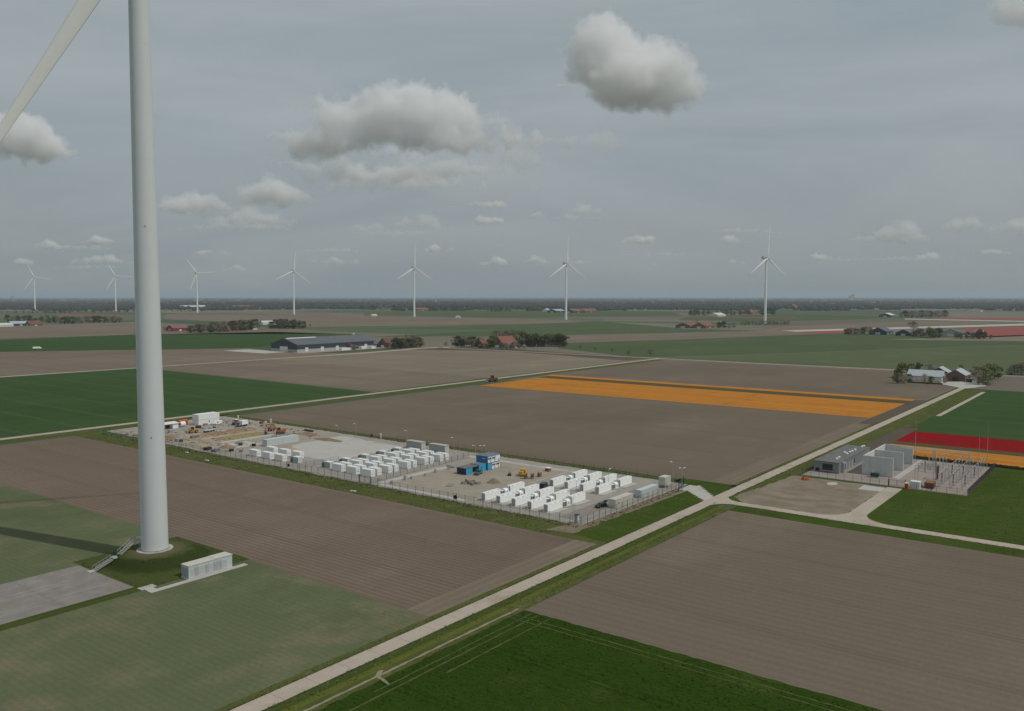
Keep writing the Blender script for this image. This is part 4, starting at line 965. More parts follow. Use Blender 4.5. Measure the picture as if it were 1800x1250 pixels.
fence('dark inner fence between the concrete yard and the middle battery block', (224, 285), (246, 284.5), 2.2, 4.4)
# gates
def gate(label, loc, rz, w, h=2.6):
    t = thing('gate', label, 'gate', loc, rz)
    for x in (0, w): MB().box(x - .12, -.12, 0, x + .12, .12, h + .5).build('post', 'dark', t)
    for s in range(2):
        x0 = .15 + s * (w / 2 - .05); g = MB(); x1 = x0 + w / 2 - .25
        g.bar((x0, 0, .2), (x1, 0, .2), .08); g.bar((x0, 0, h), (x1, 0, h), .08); g.bar((x0, 0, .2), (x0, 0, h), .08); g.bar((x1, 0, .2), (x1, 0, h), .08)
        for i in range(1, 9): x = x0 + (x1 - x0) * i / 9; g.bar((x, 0, .2), (x, 0, h), .03)
        g.build('leaf', 'fence_green', t)
    return t
gate('dark double gate in the near fence at the corner of the middle battery block', (222.6, 239.4, .06), math.radians(88), 6.2)
gate('dark sliding gate at the end of the slab path', (287, 141.6, .06), math.radians(14), 8.6)
def disc(label, loc, r=.75):
    t = thing('cable_coil', label, 'cable coil', loc, math.radians(90), 'black coils hung on the fence')
    MB().cyl((0, -.14, 1.5), (0, .14, 1.5), r, r, 20).build('coil', 'black', t); MB().cyl((0, -.17, 1.5), (0, .17, 1.5), r * .3, r * .3, 12).build('core', 'dark', t)
    MB().bar((-.6, .2, 0), (-.6, .2, 3.1), .08).build('bracket', 'dark', t); MB().bar((.75, .2, 0), (.75, .2, 3.1), .08).build('bracket', 'dark', t)
disc('round black coil on the near fence in front of the sand yard', (221.7, 195.2, .1)); disc('round black coil on the near fence in front of the concrete yard', (222.0, 288.0, .1), .6); disc('round black coil on the far fence beyond the concrete yard', (295.8, 316.5, .1), .6)
# corner cabinet with mast
t = thing('telecom_cabinet', 'grey cabinet with thin mast inside the near entrance corner of the fence', 'cabinet', (223.6, 145.6, .1), .1)
MB().box(-.7, -.6, 0, .7, .6, .9).build('plinth', 'grey', t); MB().box(-.6, -.5, .9, .6, .5, 2.7).build('housing', 'pale_blue', t); MB().box(-.75, -.65, 2.7, .75, .65, 2.85).build('roof', 'dark', t)
MB().cyl((0, .7, 0), (0, .7, 6.6), .06, .05, 8).build('mast', 'galv', t); MB().box(-.61, -.35, 1.1, -.6, .35, 2.5).build('door', 'grey', t)
def lamp(label, loc, h=8.0, arms=1, rz=0.):
    t = thing('lamp_post', label, 'lamp post', loc, rz, 'slim grey lamp posts')
    MB().cyl((0, 0, 0), (0, 0, h), .09, .06, 8).build('pole', 'galv', t)
    for s in ([1] if arms == 1 else [-1, 1]):
        a = MB(); a.bar((0, 0, h - .05), (s * .9, 0, h + .05), .07); a.build('arm', 'galv', t); MB().box(s * .9 - .45, -.22, h, s * .9 + .45, .22, h + .16).build('lamp_head', 'white', t)
for i, (px, py, ty) in enumerate([(594.5, 765, 748), (626, 769, 745), (716, 782, 757), (798, 800, 769), (835.5, 800, 783), (847.5, 799, 785)]):
    x, y = G(px, py); h = (py - ty) * 72 / (py - 521); lamp(f'slim lamp post on the far fence, {ORD[i]} from the left', (x, y, .05), max(4, h), 1 if i < 5 else 2, 2.4)
lamp('slim lamp post behind the tall white hut', (294, 147.5, .05), 8.5, 1, 2.4); lamp('slim lamp post at the entrance gate', (287.6, 140.6, .05), 8, 2, 2.4)
lamp('slim lamp post among the near slim battery rows', (250.5, 163.4, .1), 6.5, 1); lamp('slim lamp post beside the far slim battery rows', (277, 166.0, .1), 6.0, 1); lamp('slim lamp post by the near entrance corner of the yard', (228, 150.0, .1), 6.5, 1)
t = thing('intercom_stand', 'blue and white intercom panel beside the entrance gate', 'intercom panel', (286.0, 139.6, .1), .3)
MB().box(-.5, -.1, .1, .5, .1, 1.9).build('board', 'cyan', t); MB().box(-.45, -.12, .1, .45, -.1, .8).build('lower_sign', 'white', t); MB().bar((-.4, 0, 0), (-.4, 0, 2.8), .1).build('post', 'galv', t); MB().box(.55, -.15, .4, .9, .15, 2.3).build('reader', 'black', t)
for i, (px, py) in enumerate([(418.5, 738), (476, 744), (467, 748), (669, 771)]):
    x, y = G(px, py); t = thing('marker_post', f'pale marker post on the far ditch bank, {ORD[i]} from the left', 'marker post', (x, y, .05), 0, 'pale marker posts')
    MB().box(-.35, -.35, 0, .35, .35, 2.2).build('post', 'offwhite', t); MB().box(-.45, -.45, 2.2, .45, .45, 2.4).build('cap', 'white', t)
for i, (px, py) in enumerate([(329, 796), (364, 810), (621.5, 864)]):
    x, y = G(px, py); t = thing('culvert_end', f'white culvert end on the near ditch bank, {ORD[i]} from the left', 'culvert end', (x, y, .05), .2 * i, 'white culvert ends')
    MB().box(-.4, -1.0, 0, .1, 1.0, .35).build('slab', 'white_clean', t); MB().cyl((-.6, 0, .2), (-.3, 0, .2), .25, .25, 10).build('pipe', 'grey', t)

# ------------------------------------------------------------------ substation
rect('substation_yard', 340.5, 54, 404, 114, Z3, 'brick_pave'); rect('substation_path', 341.2, 81, 343.6, 113, Z3 + .02, 'gravel')
struct(MB().box(392, 82, .05, 404, 83, .15).build('kerb', 'slab'))
rect('bare_strip', 404, 52, 409.5, 106, Z3, 'soil_dark')
def hedge(label, x, y0, y1, w, h, seed):
    rnd = random.Random(seed); m = MB(); vs, fs = [], []; n = int((y1 - y0) / .9); prof = [(-1, 0), (-.9, .55), (-.45, 1), (.4, .95), (.9, .5), (1, 0)]
    for i in range(n + 1):
        for a, b in prof: vs.append((x + a * w * rnd.uniform(.8, 1.15), y0 + (y1 - y0) * i / n + rnd.uniform(-.2, .2), b * h * rnd.uniform(.75, 1.2)))
    for i in range(n):
        for j in range(5): k = i * 6 + j; fs.append((k, k + 1, k + 7, k + 6))
    m.add(vs, fs); return tag(m.build('hedge', 'ditch_shade'), label, 'hedge')
hedge('low dark strip for ditch shade between the substation lawn and the orange tulip bed', 406.6, 8, 104, .9, 1.2, 4)  # added hedge-like strip, its dark colour stands in for the shadowed ditch
def substation_building():
    t = thing('control_building', 'low dark grey control building with a flat roof and white roof vents', 'building', (351.2, 102.4, .1))
    L, W, Hh = 46, 10.0, 4.3
    MB().box(0, 0, 0, L, W, Hh).build('wall', 'midgrey', t); MB().box(-.15, -.15, Hh, L + .15, W + .15, Hh + .22).build('roof', 'roof_felt', t)
    r = MB().box(-.04, 2.4, 1.0, -.002, 6.6, 3.6).build('window', 'dark', t)
    for i in range(3): MB().box(-.06, 2.6 + i * 1.35, 1.2, -.041, 3.75 + i * 1.35, 3.4).build('pane', 'glass', r)
    MB().box(-.5, 2.1, .75, -.04, 6.9, .95).build('sill', 'grey', t); MB().box(-.04, 7.8, .3, -.002, 9.3, 1.6).build('grille', 'black', t)
    MB().box(3.4, -1.1, 0, 6.0, -.002, Hh - .1).build('bay', 'grey', t)
    for x in (4.3, 21.5): w = MB().box(x, -1.18 if x < 10 else -.06, 1.0, x + .9, -1.102 if x < 10 else -.002, 3.4).build('window', 'glass', t); MB().box(x - .1, -1.25 if x < 10 else -.14, .85, x + 1.0, -1.102 if x < 10 else -.002, 1.0).build('sill', 'white', w)
    for i in range(3): MB().box(9 + i * 4.2, -.05, .1, 11.4 + i * 4.2, -.002, 2.9).build('door', 'grey', t)
    for i, (px, py) in enumerate([(1471, 808), (1475, 805.5), (1485, 797), (1489, 799), (1494, 796), (1498, 794.5), (1503, 792), (1515, 786.5), (1518.5, 785.5)]):
        x, y = G(px, py, Hh + .3); MB().cyl((x - 351.2, y - 102.4, Hh + .2), (x - 351.2, y - 102.4, Hh + .75), .42, .42, 12).build('roof_vent', 'white', t)
        MB().cyl((x - 351.2, y - 102.4, Hh + .75), (x - 351.2, y - 102.4, Hh + 1.0), .6, .3, 12).build('vent_cowl', 'white', t)
substation_building()
t = thing('blast_walls', 'tall pale concrete blast walls forming two open transformer bays', 'blast walls', (357, 83.2, .1))
for x, nm in ((0, 'near'), (16.4, 'middle'), (33.3, 'far')):
    w = MB().box(x, 0, 0, x + .7, 11.8, 7.5).build('side_wall', 'wallconc', t)
    MB().box(x - .05, -.06, 7.5, x + .75, 11.9, 7.62).build('coping', 'slab', w)
    for k in range(3): MB().box(x - .02, 2.9 * (k + 1), .1, x - .001, 2.9 * (k + 1) + .06, 7.4).build('panel_joint', 'grey', w)
MB().box(.75, 11.1, 0, 16.35, 11.8, 7.48).build('back_wall', 'wallconc', t); MB().box(17.15, 11.1, 0, 33.25, 11.8, 7.48).build('back_wall', 'wallconc', t)
struct(MB().box(356, 80.5, .04, 394, 83, .17).build('transformer_apron', 'slab'))
def big_transformer(label, loc):
    t = thing('power_transformer', label, 'transformer', loc, 0, 'power transformers')
    MB().box(0, 0, .6, 6.5, 3.4, 4.0).build('tank', 'grey', t); MB().box(-.2, -.4, 0, 6.7, 3.8, .6).build('foundation', 'slab', t)
    for i in range(10): MB().box(.2 + i * .62, -1.2, 1.0, .45 + i * .62, -.02, 3.6).build('radiator', 'grey', t)
    MB().cyl((.5, 2.4, 5.0), (6.0, 2.4, 5.0), .55, .55, 14).build('conservator', 'grey', t)
    for i in range(3):
        b = MB().cyl((1.2 + i * 2, 1.0, 4.0), (1.2 + i * 2, .6, 5.8), .22, .12, 10).build('bushing', 'brown_insul', t)
        MB().cyl((1.2 + i * 2, .6, 5.8), (1.2 + i * 2, .55, 6.2), .06, .06, 6).build('terminal', 'galv', b)
    for x in (1, 5.5): MB().box(x, 2.1, 4.0, x + .2, 2.7, 4.6).build('support', 'grey', t)
big_transformer('large grey power transformer in the near blast-wall bay', (361, 86, .15)); big_transformer('large grey power transformer in the far blast-wall bay', (378, 86, .15))
t = thing('oil_skip', 'small dark green unit in front of the near blast wall', 'tank', (352.6, 87.5, .1))
MB().box(0, 0, .3, 2.0, 3.0, 1.8).build('tank', 'green_paint', t); MB().box(-.1, -.1, 0, 2.1, 3.1, .3).build('base', 'concgrey', t); MB().cyl((1, 2.5, 1.8), (1, 2.5, 2.7), .25, .25, 10).build('valve', 'offwhite', t); MB().box(-.05, .3, 1.0, -.001, 2.7, 1.5).build('panel', 'dark', t)
# switchyard: rows of posts with insulators
def insulator_proto(kind):
    t = thing('insulator_post', 'x', 'insulator post', (0, 0, 0), 0, 'switchyard insulator posts')
    H0 = {'post': 2.5, 'breaker': 2.0, 'tall': 3.2}[kind]
    MB().box(-.5, -.5, 0, .5, .5, .2).build('footing', 'slab', t)
    s = MB()
    for x in (-.22, .22):
        for y in (-.22, .22): s.bar((x, y, .2), (x, y, H0), .07)
    for k in range(4): z = .4 + k * (H0 - .5) / 4; s.bar((-.22, -.22, z), (.22, -.22, z + .5), .05); s.bar((-.22, .22, z), (-.22, -.22, z + .5), .05)
    s.build('stand', 'galv', t)
    n = 7; m = MB()
    for k in range(n): z = H0 + .05 + k * .28; m.cyl((0, 0, z), (0, 0, z + .14), .30 if kind == 'breaker' else .24, .14, 10); m.cyl((0, 0, z + .14), (0, 0, z + .28), .14, .14, 8)
    m.build('insulator', 'brown_insul' if kind == 'breaker' else 'grey_insul', t)
    MB().cyl((0, 0, H0 + n * .28), (0, 0, H0 + n * .28 + .35), .3, .3, 10).build('cap', 'galv' if kind != 'breaker' else 'midgrey', t)
    if kind == 'breaker': MB().box(-.4, -.35, .7, .4, .35, 1.8).build('drive_box', 'grey', t)
    return t
protos = {k: insulator_proto(k) for k in ('post', 'breaker', 'tall')}
used = set(); rowsX = [(351, 'post'), (357, 'breaker'), (363.5, 'post'), (370, 'tall'), (377, 'breaker'), (384, 'post'), (391, 'tall'), (398, 'post')]
phY = [57.5, 61.5, 65.5, 71.5, 75.5]
for i, (X, kd) in enumerate(rowsX):
    for j, Y in enumerate(phY):
        if (j >= 3 and i < 4): continue
        lb = f'{ {"post": "grey", "breaker": "brown", "tall": "tall grey"}[kd]} insulator post, {ORD[i]} switchyard row, {ORD[j]} from the right fence'
        if kd not in used: o = protos[kd]; o.location = (X, Y, .1); o['label'] = lb; used.add(kd)
        else: dup(protos[kd], (X, Y, .1), 0, lb)
for j, Y in enumerate(phY[:3]):
    t = thing('busbar', f'long metal busbar over the insulator posts, {ORD[j]} from the right fence', 'busbar', (350, Y, 4.95), 0, 'switchyard busbars')
    MB().cyl((0, 0, 0), (48, 0, 0), .1, .1, 8).build('tube', 'galv', t)
    for x in (1, 13.5, 34, 48): MB().box(x - .15, -.15, -.2, x + .15, .15, .15).build('clamp', 'midgrey', t)
for j in range(3):
    t = thing('busbar', f'pale overhead busbar running from the far transformer bay, {ORD[j]} from the front', 'busbar', (384 + j * 2.2, 61, 8.2), 0, 'overhead busbars')
    MB().cyl((0, 0, 0), (0, 26, -.4), .11, .11, 8).build('tube', 'offwhite', t)
    for y in (0, 13): MB().cyl((0, y, -2.0), (0, y, 0), .14, .1, 8).build('insulator', 'grey_insul', t); MB().bar((0, y, -8.0), (0, y, -2.0), .12).build('support', 'galv', t)
t = thing('portal_gantry', 'thin steel portal frame at the middle of the switchyard', 'gantry', (352, 67.5, .1))
for y in (0, 6.5):
    for x in (0, 5): MB().bar((x, y, 0), (x, y, 7), .16).build('column', 'galv', t)
for x in (0, 5): MB().bar((x, 0, 7), (x, 6.5, 7), .2).build('beam', 'galv', t)
MB().bar((2.5, 0, 7), (2.5, 6.5, 7), .12).build('beam', 'galv', t)
for i in range(3):
    for x in (0, 5): MB().cyl((x, 1.2 + i * 2, 7), (x, 1.2 + i * 2, 5.2), .16, .16, 8).build('hanging_insulator', 'grey_insul', t)
t = thing('cable_rack', 'dark reddish cable frame in the middle of the switchyard', 'cable frame', (362, 68.5, .1))
for i in range(5): MB().bar((i * 1.1, 0, 0), (i * 1.1, 0, 5.6), .25).build('column', 'brown_insul', t)
MB().bar((-.2, 0, 5.6), (4.6, 0, 5.6), .3).build('beam', 'midgrey', t)
for (x, y, h, lb) in [(400, 56.5, 20, 'tall thin lightning mast at the right back of the switchyard'), (398.5, 84, 19, 'tall thin lightning mast behind the blast walls'), (376, 56, 18, 'tall thin lightning mast beside the right fence of the switchyard')]:
    t = thing('lightning_mast', lb, 'mast', (x, y, .1)); MB().cyl((0, 0, 0), (0, 0, h * .6), .13, .09, 8).build('lower_pole', 'galv', t); MB().cyl((0, 0, h * .6), (0, 0, h), .06, .03, 6).build('upper_pole', 'galv', t)
fence('dark bar fence along the right side of the substation', (341, 54), (404, 54), 2.4, 3.5, 'fence_brown', 14, 3); fence('dark mesh fence along the front of the substation, right part', (341, 54), (341, 74.5), 2.3, 3.4, 'fence_green', 6, 3)
fence('dark mesh fence along the front of the substation, left part', (341, 81), (341, 113.5), 2.3, 3.4, 'fence_green', 6, 3); fence('dark mesh fence along the back of the substation', (404, 54), (404, 108), 2.3, 4, 'dark', 16, 3)
fence('dark mesh fence along the road side of the substation', (341, 113.6), (400, 113.6), 1.8, 4.5, 'fence_green', 6, 3); fence('short dark inner fence inside the front of the switchyard', (341.5, 66.2), (349, 66.2), 2.2, 2.5, 'dark', 22, 3)
gate('dark double gate at the end of the drive to the substation', (341, 75, .1), math.radians(90), 5.8, 2.4)
side_container('small_container', 'small white container behind the substation gate', 'container', 342.0, 70.2, 2.6, 3.3, 2.5, 'white', .1)
t = thing('portable_toilet', 'red portable toilet with white top beside the substation gate', 'portable toilet', (340.2, 74.3, .06)); MB().box(-.6, -.6, 0, .6, .6, 1.9).build('cabin', 'orangered', t); MB().box(-.65, -.65, 1.9, .65, .65, 2.15).build('roof', 'white', t); MB().box(-.63, -.4, .1, -.6, .4, 1.8).build('door', 'red', t)
t = thing('waste_skip', 'rust-red waste skip behind the small white container', 'skip', (346.8, 67.3, .1)); MB().prism([(-1.6, .1), (1.6, .1), (2.3, 2.2), (-2.3, 2.2)], -1.2, 1.9).build('body', 'rust', t); MB().prism([(-1.8, 2.0), (1.8, 2.0), (.6, 2.9), (-.8, 2.7)], -.9, 1.6).build('load', 'clay', t)
for i in range(4): MB().box(-1.7 + i * 1.1, -1.3, .2, -1.55 + i * 1.1, -1.2, 2.1).build('rib', 'red', t)
pallet_stack('cable_pallet', 'dark pallet of cable behind the small white container', 'cable pallet', 347, 71.8, 0, 3, 3, 2.2, 'midgrey', .5)
t = thing('barrier_pile', 'pile of red plastic barriers on the bare dirt lot', 'barrier pile', (*G(1415, 844), .08), .3)
for i in range(9): MB().prism([(-.7, 0), (.7, 0), (.5, .9), (-.5, .9)], -.2, .2).build('barrier', 'orangered', t, (random.uniform(-1.6, 1.6), random.uniform(-1.0, 1.0), 0), random.uniform(0, 3))
fence('thin green fence on the lawn right of the substation', (300, 28), (345, 28), 1.0, 6, 'galv', 0, 3, .06)

# ------------------------------------------------------------------ farms and far buildings
def barn(name, label, cat, x, y, L, W, eave, ridge, rz, wall, roof, plinth=None, doors=2, door_mat='barn_white', skylight=None, overhang=.5, nwin=0):
    """gabled building, ridge along local X, origin at the low corner"""
    t = thing(name, label, cat, (x, y, .08), rz)
    w = MB(); w.prism([(0, 0), (W, 0), (W, eave), (W / 2, ridge), (0, eave)], 0, L, 0, 'X'); w.build('wall', wall, t)
    for s in (0, 1):
        a = (-overhang, eave - overhang * (ridge - eave) / (W / 2)) if s == 0 else (W + overhang, eave - overhang * (ridge - eave) / (W / 2)); b = (W / 2, ridge)
        th = max(.15, .02 * W)
        r = MB(); r.prism([(a[0], a[1] + .03), (b[0], b[1] + .03), (b[0], b[1] + .03 + th), (a[0], a[1] + .03 + th)], -overhang, L + overhang, 0, 'X'); ro = r.build('roof', roof, t)
        if skylight and s == 0:
            f0, f1, mt = skylight; g = MB(); lerp = lambda k: (a[0] + (b[0] - a[0]) * k, a[1] + (b[1] - a[1]) * k + .05 + th)
            p0, p1 = lerp(.86), lerp(.97); g.prism([p0, p1, (p1[0], p1[1] + .2), (p0[0], p0[1] + .2)], L * f0, L * f1, 0, 'X'); g.build('ridge_light', mt, ro)
    if plinth:
        h, mt = plinth; MB().box(-.15, -.15, 0, L + .15, -.002, h).build('plinth', mt, t); MB().box(-.15, .0, 0, -.002, W, h).build('plinth', mt, t)
    for i in range(doors):
        k = L * (i + .6) / (doors + .2); MB().box(k - min(2.5, L * .1), -.12, .05, k + min(2.5, L * .1), -.003 if not plinth else -.152, eave * .62).build('door', door_mat, t)
    MB().box(-.1 if not plinth else -.25, W * .35, .05, -.003 if not plinth else -.152, W * .65, eave * .75).build('end_door', door_mat if doors else wall, t)
    for i in range(nwin): k = L * (i + .5) / nwin; f = MB().box(k - .8, -.08, eave * .35, k + .8, -.004, eave * .75).build('window', 'white', t); MB().box(k - .65, -.1, eave * .4, k + .65, -.081, eave * .7).build('pane', 'glass', f)
    return t
# dark barn farm
barn('barn', 'huge dark barn with long grey roof in the middle distance left of centre', 'barn', 698, 884, 134, 54, 9, 16.5, 0, 'barn_dark', 'roof_grey', (3.4, 'concgrey'), 5, 'barn_white', (.02, .38, 'roof_white'))
rect('farmyard', 690, 862, 850, 884, Z3, 'gravel'); rect('farmyard', 660, 900, 698, 990, Z3, 'slab')
x, y = G(652, 611); barn('barn', 'small black barn right of the huge dark barn', 'barn', x, y, 20, 22, 4, 10, 0, 'barn_dark', 'roof_grey', None, 1)
x, y = G(676, 611); barn('farmhouse', 'brown-roofed farmhouse right of the black barn', 'farmhouse', x, y - 6, 26, 20, 4, 13, .0, 'brickwall', 'tile_brown', None, 1, 'white', None, .6, 3)
x, y = G(612, 614); barn('shed', 'low reddish shed in front of the huge dark barn', 'shed', x, y - 4, 16, 12, 2.6, 5, 0, 'brickwall', 'tile_brown', None, 0)
for i, (px, py, L) in enumerate([(598, 616, 18), (633, 613, 9), (650, 613, 8)]):
    x, y = G(px, py); side_container('silage_trailer', f'white trailer in the dark barn farmyard, {ORD[i]} from the left', 'trailer', x, y - 3, L, 3, 3, 'white', .1)
# red-roofed farm in trees
x, y = G(846, 610); barn('farmhouse', 'small red-roofed house on the left in the tree-ringed farm', 'farmhouse', x, y - 4, 18, 16, 4, 11, 0, 'brickwall', 'tile_red', None, 1, 'white', None, .6, 3)
x, y = G(878, 611); barn('farmhouse', 'large red-roofed farmhouse in the middle of the tree-ringed farm', 'farmhouse', x, y - 8, 34, 24, 4, 15, 0, 'brickwall', 'tile_red', None, 2, 'white', None, .6, 4)
x, y = G(893, 612); barn('shed', 'grey low shed below the large red-roofed farmhouse', 'shed', x, y - 6, 14, 12, 3, 5, 0, 'concgrey', 'roof_grey', None, 1)
# farm at the end of the road
barn('barn', 'long pale-roofed barn at the end of the concrete road', 'barn', 801, 147, 27, 15, 4.2, 8.6, math.radians(90), 'barn_white', 'roof_pale', None, 2, 'dark', None, .6, 5)
barn('barn', 'pale-roofed brick barn with dark gable right of the long pale barn', 'barn', 802, 132, 24, 15, 5, 9.4, 0, 'brickwall', 'roof_pale', None, 2, 'dark', None, .5)
barn('barn', 'pale-roofed barn half hidden behind the long pale barn', 'barn', 826, 150, 16, 14, 5, 9.0, 0, 'brickwall', 'roof_pale', None, 1, 'dark')
barn('shed', 'low dark shed with solar panels behind the pale barns', 'shed', 846, 140, 22, 12, 4, 7.0, math.radians(8), 'barn_dark', 'roof_grey', None, 1)
t = thing('garden_cabin', 'small dark cabin in the farmyard beside the brick barn', 'cabin', (798, 126, .1), .1); MB().box(0, 0, 0, 4, 4.5, 2.6).build('wall', 'green_paint', t); MB().box(-.2, -.2, 2.6, 4.2, 4.7, 2.8).build('roof', 'roof_felt', t); MB().box(-.05, 1.2, .1, -.002, 2.6, 2.2).build('door', 'dark', t)
ragged('farmyard', [(742, 121), (745, 127), (768, 145), (786, 147), (802, 131), (830, 128), (830, 116), (770, 112)], Z3 + .02, 'slab', .8, 4)
tag(MB().box(762, 142, .05, 763.5, 176, 1.2).build('hedge', 'leaf_dark'), 'low clipped hedge in front of the long pale barn', 'hedge')
# dark-roofed farm on the right
fx = [(1528, 588, 50, 30, 6, 13, 'left'), (1574, 590, 46, 26, 5, 11, 'middle'), (1600, 590, 46, 26, 5, 11, 'right')]
for px, py, L, W, e, r, nm in fx:
    x, y = G(px, py); barn('barn', f'dark-gabled barn of the right-hand far farm, {nm} of three', 'barn', x, y - W, L, W, e, r, 0, 'barn_dark', 'roof_grey', None, 2, 'offwhite')
x, y = G(1656, 591); barn('barn', 'grey-roofed barn at the right end of the right-hand far farm', 'barn', x, y - 34, 28, 40, 5, 12, 0, 'concgrey', 'roof_grey', None, 1)
x, y = G(1686, 588); t = thing('greenhouse', 'pale plastic tunnel behind the trees of the right-hand far farm', 'greenhouse', (x + 20, y - 26, .1))
MB().prism([(12 * math.cos(a), 7 * math.sin(a)) for a in [pi * i / 10 for i in range(11)]], 0, 30, 0, 'X').build('cover', 'roof_white', t); MB().box(-.1, -4, 0, -.002, 4, 4).build('door', 'pale_blue', t)
# distant farms
def farbarn(lb, px, py, L, W, e, r, wall, roof, cat='barn', rz=0):
    x, y = G(px, py); return barn('barn', lb, cat, x, y, L, W, e, r, rz, wall, roof, None, 1)
farbarn('long red-roofed barn by the row of small trees, left half', 1213, 577, 60, 36, 5, 11, 'brickwall', 'tile_red', 'barn', 0)
farbarn('long red-roofed barn with dark solar roof by the row of small trees', 1240, 577.5, 50, 32, 5, 12, 'brickwall', 'tile_red')
farbarn('red barn with pale roof left of the tree clump, right of the tower', 304, 582.5, 34, 26, 6, 12, 'barn_red', 'blossom_pink')
farbarn('pale blue-roofed barn at the far left edge', 22, 573, 40, 40, 5, 10, 'barn_dark', 'roof_pale'); farbarn('white-roofed barn at the far left edge of the photo', -8, 575, 40, 34, 4, 8, 'barn_white', 'roof_white'); farbarn('brown-roofed farmhouse left, before the tree row', 52, 573, 30, 24, 4, 12, 'brickwall', 'tile_brown')
farbarn('white-roofed barn in the tree clump right of the tower', 462, 571, 40, 30, 5, 9, 'barn_white', 'roof_white'); farbarn('brown-roofed house in the tree clump right of the tower', 402, 583, 24, 20, 4, 12, 'brickwall', 'tile_brown'); farbarn('small white-gabled house at the edge of the tree clump', 443, 580, 14, 12, 4, 9, 'barn_white', 'tile_brown')
for lb, px, py, L, W, e, r, wl, rf in [('far grey-roofed farm left of the second turbine', 978, 549.5, 70, 50, 7, 14, 'barn_dark', 'roof_pale'), ('far red-roofed barn right of the second turbine, left one', 1008, 550, 80, 50, 7, 16, 'barn_dark', 'tile_red'),
    ('far red-roofed barn right of the second turbine, right one', 1028, 549.5, 110, 50, 7, 16, 'brickwall', 'tile_red'), ('far white house left of the second turbine', 962, 548.5, 30, 30, 7, 15, 'barn_white', 'roof_pale'), ('far red-roofed farm behind the third turbine', 733, 546.5, 90, 40, 7, 14, 'brickwall', 'tile_red'),
    ('far red-roofed house left of the largest far turbine', 1321, 552.5, 50, 36, 6, 18, 'brickwall', 'tile_red'), ('far pale shed between the far tulip strips', 1724, 548, 60, 60, 6, 14, 'barn_white', 'blossom_pink'), ('far dark barn with pale roof beyond the green field on the right', 1566, 557.5, 60, 40, 6, 13, 'barn_dark', 'roof_white'),
    ('far small red house on the horizon right of the largest far turbine', 1397, 541.5, 60, 40, 8, 22, 'brickwall', 'tile_red'), ('far pale greenhouse before the pink strip', 1262, 556.5, 70, 40, 5, 12, 'barn_white', 'roof_white'), ('far white shed near the horizon at the fifth turbine', 322, 542, 160, 60, 8, 16, 'barn_white', 'roof_white'),
    ('far red shed near the horizon right of the fifth turbine', 412, 542, 120, 60, 8, 16, 'brickwall', 'tile_red'), ('far pale barn in the field under the third turbine', 654, 556.2, 26, 14, 4, 7, 'barn_white', 'roof_white')]:
    farbarn(lb, px, py, L, W, e, r, wl, rf)
x, y = G(806, 559); t = thing('irrigation_plume_tunnel', 'pale plastic tunnel standing alone in the far green field', 'tunnel', (x, y, .1), .9)
MB().prism([(9 * math.cos(a), 8 * math.sin(a)) for a in [pi * i / 10 for i in range(11)]], 0, 16, 0, 'X').build('cover', 'pale_blue', t); MB().box(-.1, -3, 0, -.002, 3, 4).build('door', 'grey', t)
# skyline marks
def skyline(name, lb, cat, px, d, parts):
    r = ray(px, 523); k = d / (r.x * FW.x + r.y * FW.y); t = thing(name, lb, cat, (r.x * k, r.y * k, 0), AZ)
    for nm, a in parts: a.build(nm, 'wood_far' if False else 'concgrey', t)
skyline('church_tower', 'tiny church spire on the horizon right of the third turbine', 'church tower', 767, 9000, [('tower', MB().box(-6, -6, 0, 6, 6, 52)), ('spire', MB().cyl((0, 0, 52), (0, 0, 92), 7, .3, 8))])
skyline('tower_block', 'tiny grey tower block on the horizon right of the largest far turbine', 'tower block', 1498, 15000, [('block', MB().box(-30, -30, 0, 30, 10, 110)), ('block', MB().box(-30, 12, 0, 30, 50, 85))])
skyline('radio_tower', 'tiny dark tower on the horizon at the far left edge', 'tower', 22, 12000, [('mast', MB().cyl((0, 0, 0), (0, 0, 120), 6, 3, 8)), ('deck', MB().cyl((0, 0, 55), (0, 0, 70), 22, 22, 10))])

# ------------------------------------------------------------------ trees
def crown_mesh(kind, seed, n, spread, low, leaf):
    rnd = random.Random(seed); m = MB()
    # clumps of leaves spread through the crown's volume; unit tree is 10 m high
    cl = []
    for i in range(30):
        a = rnd.uniform(0, 2 * pi); r = spread * math.sqrt(rnd.random()) * .95; h = low + (9.2 - low) * rnd.random() ** .8
        r *= max(.25, 1 - ((h - (low + 9.2) * .5) / (9.6 - low) * 1.6) ** 2)
        cl.append((Vector((r * math.cos(a), r * math.sin(a), h)), rnd.uniform(.8, 1.6) * spread / 3.2))
    vs, fs = [], []
    for i in range(n):
        c, cr = rnd.choice(cl); d = Vector((rnd.gauss(0, 1), rnd.gauss(0, 1), rnd.gauss(0, .8))).normalized() * cr * rnd.random() ** .4; p = c + d
        a = Vector((rnd.gauss(0, 1), rnd.gauss(0, 1), rnd.gauss(0, .6))).normalized(); b = a.cross(Vector((rnd.gauss(0, 1), rnd.gauss(0, 1), rnd.gauss(0, 1)))).normalized(); s = leaf * rnd.uniform(.6, 1.3)
        o = len(vs); vs += [p - a * s, p + b * s * .7, p + a * s, p - b * s * .7]; fs.append((o, o + 1, o + 2, o + 3))
    m.add(vs, fs); return m.mesh('crown', [kind])
